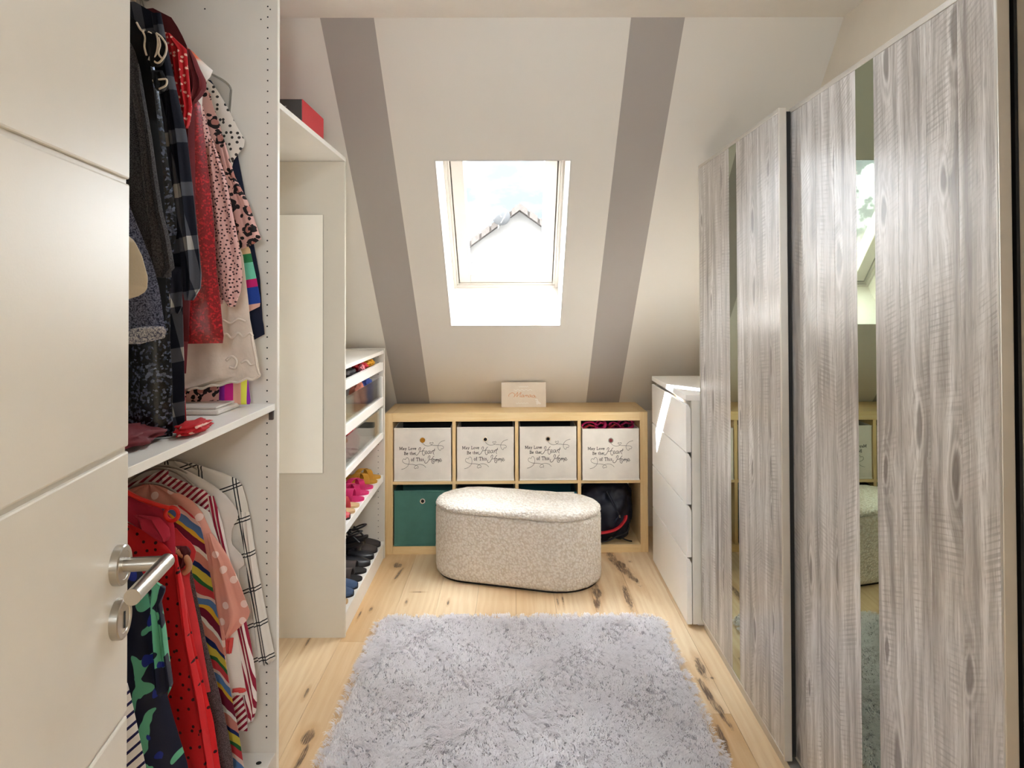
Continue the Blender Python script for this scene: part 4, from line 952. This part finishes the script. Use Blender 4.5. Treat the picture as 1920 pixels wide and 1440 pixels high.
for pts in ([(352, 732), (366, 727), (380, 729), (395, 722), (412, 723), (430, 716), (446, 717), (462, 710), (474, 712), (487, 704)], [(412, 632), (424, 626), (434, 634), (446, 624), (456, 632), (468, 624), (474, 630)], [(424, 676), (434, 668), (444, 676), (440, 690), (430, 688)], [(452, 680), (462, 676), (470, 684), (478, 680)], [(418, 600), (432, 606), (446, 598), (460, 603)], [(487, 704), (482, 690), (479, 670), (475, 650), (472, 630)]):
    MB().tube(smooth_path([at_y(*p, 2.066) for p in pts], 4), .0035, 6).build('ruffle_edge', M['ruffle'], _rb, smooth=True)
garment('dress', 'pink leopard print dress with a short sleeve', 'dress', 2.118, [(158, 378), (170, 393), (200, 399), (230, 411), (280, 424), (330, 438), (380, 452), (480, 440), (600, 416), (700, 411), (786, 409)], M['leo'], UP,
        parts=[('sleeve', [(260, 408, 420), (330, 424, 440), (380, 434, 466), (420, 442, 479), (450, 448, 490), (456, 450, 478), (466, 450, 456)], M['leo'], -.008)], amp=.005, th=.008, group=gu)
garment('dress', 'bright colour block dress in mint, blue and magenta below the leopard sleeve', 'dress', 2.142, [(440, 440), (462, 468), (520, 481), (560, 489), (574, 489), (582, 472), (592, 456), (700, 462), (755, 470)], M['block'], UP, amp=.004, th=.007, group=gu,
        parts=[('skirt_hem', [(700, 404, 462), (720, 405, 466), (752, 408, 470), (758, 412, 468)], M['bold'], -.008)])
garment('shirt', 'white shirt printed with tiny dark palms', 'shirt', 2.162, [(146, 384), (156, 398), (170, 408), (200, 426), (240, 446), (262, 459), (272, 460), (290, 446), (304, 436), (420, 430), (600, 430)], M['palm'], UP, amp=.004, th=.007, group=gu)
garment('trousers', 'navy trousers hanging last against the white side panel', 'trousers', 2.185, [(150, 395), (170, 408), (260, 440), (350, 457), (450, 475), (520, 488), (600, 493), (626, 498), (636, 482), (641, 470)], M['navy'], UP, amp=.003, th=.007, group=gu)
# clear plastic hanger hanging beside the last clothes
chg = thing('clothes_hanger', (-.93, 2.202, 1.94), 'empty clear plastic hanger beside the palm print shirt', 'hanger')
P = [at_y(*p, 2.202) for p in ((386, 136), (405, 143), (425, 155), (434, 166), (434, 178), (431, 215), (428, 235))]
MB().tube(smooth_path([(SYM, 2.202, 2.12)] + P, 5), .011, 10, flat=.45).build('shoulder_bar', clear_plastic, chg, smooth=True)
MB().tube(smooth_path([(SYM, 2.202, 2.12), (-1.08, 2.202, 2.15), (-1.10, 2.202, 2.295), (-1.115, 2.202, 2.320), (-1.10, 2.202, 2.3415), (-1.085, 2.202, 2.329)], 5), .002, 8).build('hook', steel, chg, smooth=True)
# things lying on the shelf under the clothes
_p = at_z(362, 802, 1.125)
o = blob('scarf', (_p[0], _p[1], 1.127), (.028, .07, .015), M['floral'], .3, 2.5, 5); tag(o, 'crumpled red flowered scarf on the wardrobe shelf under the dresses', 'scarf')
o = blob('scarf', (-.86, 1.56, 1.132), (.10, .13, .021), M['burg'], .3, 2.2, 6); tag(o, 'crumpled dark red scarf on the wardrobe shelf below the black dress', 'scarf')
fb = thing('folded_top', (-.86, 2.07, 1.111), 'folded white top lying on the shelf below the leopard dress', 'top')
B((-.95, 1.99, 1.1105), (-.79, 2.15, 1.124)).build('folded_cloth', M['white'], fb, bevel=.005); B((-.94, 2.0, 1.1242), (-.80, 2.14, 1.131)).build('upper_fold', M['white'], fb, bevel=.003)

garment('trousers', 'white trousers with narrow navy diagonal stripes beside the door', 'trousers', 1.52, [(1150, 205), (1240, 226), (1300, 242), (1350, 254), (1400, 266), (1440, 276), (1560, 300)], M['diag'], LO, group=gl)
garment('dress', 'navy dress printed with mint green leaves', 'dress', 1.675, [(1020, 215), (1045, 236), (1065, 262), (1090, 275), (1150, 285), (1250, 292), (1350, 318), (1440, 345), (1560, 366)], M['leaf'], LO, amp=.014, th=.016,
        parts=[('sleeve', [(1085, 266, 284), (1105, 276, 312), (1130, 282, 300), (1180, 284, 309), (1230, 286, 315), (1290, 288, 323), (1300, 296, 318)], M['leaf'], -.02)], group=gl)
garment('blouse', 'long red blouse with tiny dark dots and a front placket', 'blouse', 1.835, [(972, 226), (982, 246), (992, 268), (1010, 300), (1032, 325), (1060, 336), (1100, 345), (1200, 365), (1300, 388), (1350, 400), (1440, 412), (1560, 428)], M['reddot'], LO, amp=.013, th=.015,
        parts=[('placket', [(1040, 322, 332), (1100, 334, 342), (1200, 346, 356), (1300, 366, 378), (1440, 386, 399), (1560, 398, 412)], M['reddot'], -.018)], group=gl)
garment('jacket', 'raspberry denim jacket showing a stitched shoulder above the dotted blouse', 'jacket', 1.862, [(922, 236), (932, 258), (945, 288), (958, 310), (972, 324), (990, 328), (1080, 332), (1300, 345)], M['pinkc'], LO,
        parts=[('collar', [(966, 250, 262), (972, 258, 300), (990, 262, 316), (1006, 290, 318), (1014, 306, 314)], M['pinkc'], -.03)], group=gl)
garment('blouse', 'plain coral blouse with a wide open collar behind the raspberry jacket', 'blouse', 1.892, [(990, 330), (1008, 346), (1020, 361), (1034, 367), (1050, 364), (1066, 356), (1090, 354), (1180, 372), (1300, 392)], M['coral'], LO, group=gl,
        parts=[('collar', [(1024, 330, 350), (1036, 328, 357), (1054, 330, 352), (1066, 334, 342)], M['maroon'], -.016)])
garment('cardigan', 'long grey marl cardigan with a ribbed cuff', 'cardigan', 1.925, [(1030, 344), (1060, 358), (1100, 366), (1200, 386), (1300, 412), (1380, 430), (1430, 439), (1446, 438), (1560, 442)], M['marl'], LO, group=gl)
garment('dress', 'rainbow striped dress with slanting stripes', 'dress', 2.005, [(948, 340), (962, 358), (976, 373), (1000, 381), (1050, 391), (1100, 401), (1160, 413), (1240, 428), (1310, 441), (1360, 451), (1440, 463), (1560, 474)], M['multi'], LO, amp=.012, group=gl)
garment('blouse', 'pale pink polka dot blouse with a folded short sleeve', 'blouse', 2.045, [(906, 284), (914, 308), (928, 343), (940, 362), (960, 379), (1000, 397), (1050, 418), (1120, 424), (1200, 420), (1300, 424)], M['polka'], LO, th=.012,
        parts=[('sleeve', [(1000, 388, 398), (1050, 398, 430), (1100, 404, 453), (1146, 408, 471), (1160, 412, 466), (1188, 420, 436), (1196, 424, 430)], M['polka'], -.014)], group=gl)
garment('t_shirt', 'white T-shirt with red embroidery below the pink sleeve', 't-shirt', 2.072, [(940, 360), (960, 392), (1050, 420), (1160, 440), (1200, 446), (1250, 452), (1294, 460), (1304, 461)], M['white'], LO, th=.007, amp=.004,
        parts=[('embroidery', [(1196, 422, 438), (1212, 424, 436), (1225, 426, 434)], M['redtrim'], -.007), ('hem_trim', [(1291, 436, 460), (1297, 436, 461)], M['redtrim'], -.007)], group=gl)
garment('shirt', 'red and white striped shirt with a long sleeve', 'shirt', 2.098, [(878, 282), (886, 302), (898, 330), (910, 362), (922, 388), (940, 404), (980, 412), (1060, 430), (1200, 452), (1300, 462), (1368, 466)], M['rstripe'], LO, th=.009,
        parts=[('sleeve', [(930, 388, 400), (980, 396, 416), (1060, 412, 432), (1130, 424, 452), (1200, 438, 468), (1260, 448, 477), (1310, 454, 481), (1340, 462, 479), (1352, 465, 474)], M['rstripe2'], -.008)], group=gl)
garment('blouse', 'plain white short-sleeved blouse behind the striped shirt', 'blouse', 2.130, [(874, 328), (884, 352), (896, 376), (912, 402), (930, 424), (948, 438), (962, 447), (975, 444), (990, 434), (1020, 432), (1042, 452), (1058, 459), (1068, 446), (1200, 450)], M['white'], LO, th=.008, amp=.005, group=gl)
garment('shirt', 'white shirt with a black double-line check against the side panel', 'shirt', 2.178, [(862, 338), (872, 372), (884, 412), (896, 442), (910, 455), (940, 463), (980, 470), (1060, 480), (1120, 490), (1200, 500), (1280, 478)], M['wwin'], LO, th=.010, amp=.006,
        parts=[('sleeve', [(960, 452, 467), (1060, 462, 482), (1120, 470, 493), (1180, 478, 505), (1230, 484, 516), (1240, 486, 519), (1246, 488, 506)], M['wwin'], -.010)], group=gl)
# red plastic hanger among the lower clothes
rh = thing('clothes_hanger', (-.98, 1.849, .97), 'red plastic hanger with round end loops above the coral clothes', 'hanger')
P = [at_y(*p, 1.849) for p in ((236, 921), (262, 935), (290, 945), (318, 953))]
MB().tube(smooth_path([(SYM, 1.849, P[0][2] + .03)] + P, 5), .0075, 10, flat=.7).build('shoulder_bar', red_plastic, rh, smooth=True)
c_ = at_y(322, 964, 1.849); lp = [(c_[0] + .0165 * math.cos(2 * PI * k / 20), 1.849, c_[2] + .0165 * math.sin(2 * PI * k / 20)) for k in range(21)]
MB().tube(lp, .0052, 10, cap=False).build('end_loop', red_plastic, rh, smooth=True)
MB().tube(smooth_path([(SYM, 1.849, P[0][2] + .03), (-1.09, 1.849, 1.01), (-1.115, 1.849, 1.042), (-1.10, 1.849, 1.0595), (-1.084, 1.849, 1.047)], 5), .002, 8).build('hook', steel, rh, smooth=True)
gh = thing('clothes_hanger', (-.9, 1.878, .93), 'beige padded hanger end in the coral blouse collar', 'hanger')
MB().tube(smooth_path([at_y(*p, 1.872) for p in ((300, 1020), (325, 1030), (345, 1042), (354, 1056), (352, 1068), (344, 1074))], 5), .008, 10).build('padded_end', tan, gh, smooth=True)

# ================================================================== shoes
def shoe(name, label, toe, kind, upper_m, sole_mat, L=.235, wid=.082, head=0., group=None, heel=.0, lift=0.):
    """toe=(x,y,z): toe tip on the board; the shoe lies behind it towards -x"""
    ch_, sh__ = math.cos(head), math.sin(head)
    def T(l, w, h): # l from heel 0 to toe L
        dx, dy = (l - L), w; return (toe[0] + dx * ch_ - dy * sh__, toe[1] + dx * sh__ + dy * ch_, toe[2] + h)
    def hw(l):
        s_ = l / L
        if s_ < .15: return wid * .36 * math.sqrt(max(.02, 1 - ((.15 - s_) / .15) ** 2))
        if s_ < .72: return wid * (.36 + .14 * math.sin((s_ - .15) / .57 * PI / 2))
        return wid * .5 * math.sqrt(max(.01, 1 - ((s_ - .72) / .285) ** 2))
    def hh(l): return lift + heel * max(0, 1 - l / (L * .6)) ** 1.3
    o_ = thing(name, T(L / 2, 0, 0), label, 'shoe', group)
    n = 26; ls = [L * (.5 - .5 * math.cos(PI * k / (n - 1))) for k in range(n)]
    out_ = [(l, hw(l)) for l in ls] + [(l, -hw(l)) for l in ls[::-1]]; k_ = len(out_); t_ = .011
    mb = MB().add([T(l, w, .0003 + hh(l)) for l, w in out_] + [T(l, w, t_ + hh(l)) for l, w in out_], [tuple(range(k_))[::-1], tuple(range(k_, 2 * k_))] + [(i, (i + 1) % k_, k_ + (i + 1) % k_, k_ + i) for i in range(k_)])
    mb.build('sole', sole_mat, o_)
    if heel > .02: MB().lathe([(.016, 0.0003), (.02, heel * .9 + lift)], T(.03, 0, 0), 'z', 12).build('heel', sole_mat, o_)
    def band(l0, l1, h, nm, off=0., m=upper_m):   # arch strap from side to side between l0..l1
        mb = MB(); vs = []; ns = 13
        for th_ in (0, .0028):
            for l in (l0, (l0 + l1) / 2, l1):
                for i in range(ns):
                    a = PI * i / (ns - 1); vs.append(T(l + off * math.cos(a), (hw(l) + .001 + th_) * math.cos(a), t_ + hh(l) - .004 + (h + th_) * math.sin(a) ** .8))
        fs = []
        for q_ in range(2):
            for j in range(2):
                for i in range(ns - 1):
                    a = q_ * 3 * ns + j * ns + i; fs.append((a, a + 1, a + ns + 1, a + ns))
        for i in range(ns - 1):
            fs.append((i, i + 1, 3 * ns + i + 1, 3 * ns + i)); a = 2 * ns + i; fs.append((a, a + 1, a + 1 + 3 * ns, a + 3 * ns))
        mb.add(vs, fs).build(nm, m, o_, smooth=1.)
    if kind == 'flat':
        ns, nl = 13, 12; vs, fs = [], []
        for j in range(nl):       # vamp
            l = L * (.46 + .535 * j / (nl - 1))
            for i in range(ns):
                a = PI * i / (ns - 1); cut = .52 if j == 0 else 1
                vs.append(T(l - (.03 * (1 - abs(math.cos(a))) * 0), (hw(l) + .0015) * math.cos(a), t_ + hh(l) - .003 + (.040 - .024 * (j / (nl - 1)) ** 1.6) * math.sin(a) ** .75))
        for j in range(nl - 1):
            for i in range(ns - 1): a = j * ns + i; fs.append((a, a + 1, a + ns + 1, a + ns))
        MB().add(vs, fs).build('upper', upper_m, o_, smooth=True)
        vs, fs = [], []; hl_ = [(l, hw(l)) for l in ls if l <= L * .5][::-1] + [(l, -hw(l)) for l in ls if l <= L * .5]
        for i, (l, w) in enumerate(hl_):
            rise = .028 + .022 * (1 - l / (L * .5)); sgn = 1 if w > 0 else -1
            vs += [T(l, w + sgn * .0015, t_ + hh(l) - .004), T(l, w * .96, t_ + hh(l) + rise)]
        for i in range(len(hl_) - 1): fs.append((2 * i, 2 * i + 2, 2 * i + 3, 2 * i + 1))
        o2 = MB().add(vs, fs).build('heel_counter', upper_m, o_, smooth=True); sd = o2.modifiers.new('solid', 'SOLIDIFY'); sd.thickness = .002
    elif kind == 'sandal':
        band(L * .52, L * .64, .042, 'strap', .022); band(L * .66, L * .78, .036, 'strap', -.022); band(L * .05, L * .16, .060, 'heel_strap')
    elif kind == 'slide':
        band(L * .46, L * .80, .045, 'strap')
    elif kind == 'buckle':
        band(L * .60, L * .76, .040, 'strap'); band(L * .40, L * .48, .052, 'strap')
        c = T(L * .2, 0, t_ + hh(L * .2) + .055)
        rg = [(c[0] + .034 * math.cos(2 * PI * k / 24), c[1] + .030 * math.sin(2 * PI * k / 24), c[2] + .012 * math.cos(2 * PI * k / 24)) for k in range(25)]
        MB().tube(rg, .008, 8, cap=False, flat=.5).build('ankle_strap', upper_m, o_, smooth=True)
        B(tuple(np.array(T(L * .37, -.020, t_ + hh(L * .4) + .042))), tuple(np.array(T(L * .47, .012, t_ + hh(L * .4) + .062)))).build('buckle', chrome, o_, bevel=.003)
        MB().tube([T(.02, .012, t_ + hh(0)), (c[0] - .03, c[1] + .01, c[2])], .005, 8).build('heel_post', upper_m, o_)
    return o_
sb_, sm_ = 'shoes on the cabinet floor', 'shoes on the cabinet shelf'
zb, zm = .0935, .4567
for x_, y_, lab, kd, um, so in (
    (-.722, 4.010, 'dark taupe suede flat beside the far side panel', 'flat', dk_taupe, sole_m), (-.722, 3.920, 'dark taupe suede flat next to the black flats', 'flat', dk_taupe, sole_m),
    (-.722, 3.820, 'black leather flat with a folded toe, next to the taupe suede flats', 'flat', blk_leather, sole_m), (-.722, 3.728, 'plain black leather flat next to the chocolate sandals', 'flat', blk_leather, sole_m),
    (-.722, 3.632, 'chocolate leather slide sandal beside the black flats', 'slide', choc, sole_m), (-.722, 3.530, 'chocolate leather slide sandal beside the blue flats', 'slide', choc, sole_m),
    (-.722, 3.436, 'blue suede flat beside the chocolate sandals', 'flat', blue_suede, sole_m), (-.722, 3.348, 'blue suede flat beside the tan sandal', 'flat', blue_suede, sole_m),
    (-.730, 3.265, 'tan strappy sandal beside the tall side panel', 'sandal', tan, cork)):
    shoe('shoe', lab, (x_, y_, zb), kd, um, so, group=sb_)
for x_, y_, lab in ((-.84, 3.870, 'black heeled sandal with a silver buckle standing behind the taupe flats'), (-.86, 3.760, 'black heeled sandal with a silver buckle standing behind the black flats')):
    shoe('heeled_sandal', lab, (-.995, y_, zb + .062), 'buckle', blk_leather, blk_leather, heel=.03, head=PI, group=sb_)
for x_, y_, lab, kd, um, so in (
    (-.722, 4.015, 'mustard leather crossed-strap sandal beside the far side panel', 'sandal', mustard, mustard), (-.722, 3.915, 'mustard leather crossed-strap sandal next to the magenta ones', 'sandal', mustard, mustard),
    (-.722, 3.800, 'magenta crossed-strap sandal next to the mustard ones', 'sandal', magenta, magenta), (-.722, 3.690, 'magenta crossed-strap sandal in the middle of the shelf', 'sandal', magenta, magenta),
    (-.722, 3.575, 'magenta flat mule next to the coral sandals', 'slide', magenta, magenta), (-.722, 3.465, 'coral strappy sandal next to the magenta mule', 'sandal', coral, cork),
    (-.722, 3.370, 'coral strappy sandal with a cork sole', 'sandal', coral, cork), (-.722, 3.275, 'coral closed flat beside the tall side panel', 'flat', coral, sole_m)):
    shoe('sandal' if kd != 'flat' else 'shoe', lab, (x_, y_, zm), kd, um, so, group=sm_)

# tray and drawer contents
o = B((-1.24, 3.20, 1.0465), (-.742, 4.05, 1.060)).build('felt_mat', felt, bevel=.006); tag(o, 'dark grey felt mat lying in the top tray', 'mat')
mulb = plain('yellow_cloth', 'e2a62a', .8); pinkb = plain('pink_cloth', 'e08a95', .8); blueb = plain('blue_cloth', '4a62b8', .8); pnk = plain('salmon_cloth', 'd98a78', .8)
for x_, y_, sx_, sy_, sz_, m_, nm, lab, cat in ((-.785, 3.95, .04, .07, .022, mulb, 'scarf', 'crumpled yellow scarf on the felt mat in the top tray', 'scarf'), (-.785, 3.75, .04, .085, .024, plain('red_cloth', 'c5142a', .6), 'scarf', 'shiny red scarf on the felt mat in the top tray', 'scarf'),
        (-.757, 3.69, .015, .03, .018, pinkb, 'bow', 'small pink bow beside the red scarf in the top tray', 'bow'), (-.79, 3.46, .045, .12, .022, plain('black_cloth', '1c1216', .6), 'scarf', 'black and wine scarf on the felt mat in the top tray', 'scarf')):
    o = blob(nm, (x_, y_, 1.060 + sz_ * .9), (sx_, sy_, sz_), m_, .35, 2.6, len(ORG)); tag(o, lab, cat)
for x_, y_, sx_, sy_, sz_, m_, lab in ((-.775, 3.98, .042, .06, .078, blueb, 'bundled blue cloth in the upper glass drawer'), (-.775, 3.78, .042, .10, .074, pnk, 'bundled salmon cloth in the upper glass drawer')):
    o = blob('cloth_bundle', (x_ - .02, y_, .8535 + sz_ * .9), (sx_, sy_, sz_), m_, .3, 2.4, len(ORG)); tag(o, lab, 'cloth')
o = thing('organiser_box', (-.86, 3.45, .8535), 'white open organiser box in the upper glass drawer', 'box')
for a, b in (((-1.0, 3.24, .8535), (-.77, 3.243, .96)), ((-1.0, 3.567, .8535), (-.77, 3.57, .96)), ((-.773, 3.243, .8535), (-.77, 3.567, .96)), ((-1.0, 3.243, .8535), (-.997, 3.567, .96)), ((-.997, 3.243, .8535), (-.773, 3.567, .8565))):
    B(a, b).build('box_panel', panel_white, o)
pb = thing('gift_bag', (-.795, 3.54, .6725), 'pink see-through bag with dark lettering in the lower glass drawer', 'bag')
blob('bag_film', (-.795, 3.54, .6725 + .062), (.045, .17, .066), plain('pink_bag', 'e0868a', .3), .16, 2.2, 77, parent=pb, sub=4, sq=.8)
B((-.775, 3.36, .790), (-.750, 3.47, .818)).build('red_ribbon', red_card, pb, bevel=.003)
mb = MB()
for k, c in enumerate('evoL'):
    for s_ in GL[c][1]:
        P = [np.array((3.50 + k * .022 + (GL[c][0] - px) * .026, .715 + py * .022)) for px, py in s_]
        for a, b in zip(P[:-1], P[1:]):
            d_ = (b - a) / (np.hypot(*(b - a)) or 1) * .0012; nn = np.array((-d_[1], d_[0])); q_ = [a - d_ + nn, a - d_ - nn, b + d_ - nn, b + d_ + nn]
            mb.add([(-.7465, p[0], p[1]) for p in q_], [(0, 1, 2, 3)])
mb.build('bag_lettering', plain('plum_print', '5a2a35', .6), pb)
# magenta sandals piled in the last printed box
u0, u1 = cells[3]
for k, (du, dv, dz, ang_) in enumerate(((.02, .05, .650, .35), (.09, .09, .655, 1.2), (.17, .06, .652, 2.0), (.24, .12, .652, .2))):
    c = K(u0 + du + .035, dv + .03, dz + .04)
    t_ = thing('sandal', c, 'magenta strappy sandal with a %s sole piled in the overfilled printed box' % ('magenta' if k % 2 else 'coral'), 'shoe', 'magenta sandals in the printed box')
    lp = [(c.x + .045 * math.cos(a) * math.cos(ang_) - .02 * math.sin(a) * math.sin(ang_), c.y + .05 * math.sin(a) * .6, c.z - .002 + .022 * math.sin(a + ang_)) for a in np.linspace(0, PI * 1.9, 24)]
    MB().tube(lp, .009, 8, flat=.45).build('strap', magenta, t_, smooth=True)
    MB().tube([(c.x - .05, c.y + .02, c.z - .03), (c.x, c.y + .012, c.z + .006), (c.x + .05, c.y + .03, c.z - .012)], [.016, .02, .014], 10, flat=.4).build('sole', magenta if k % 2 else coral, t_, smooth=True)
o = blob('cloth_bundle', tuple(K(u0 + cell / 2, .2, .60)), (.14, .13, .07), plain('wine_cloth', '5a1036', .8), .25, 2.2, 31); tag(o, 'wine red cloth filling the overfilled printed box', 'cloth')
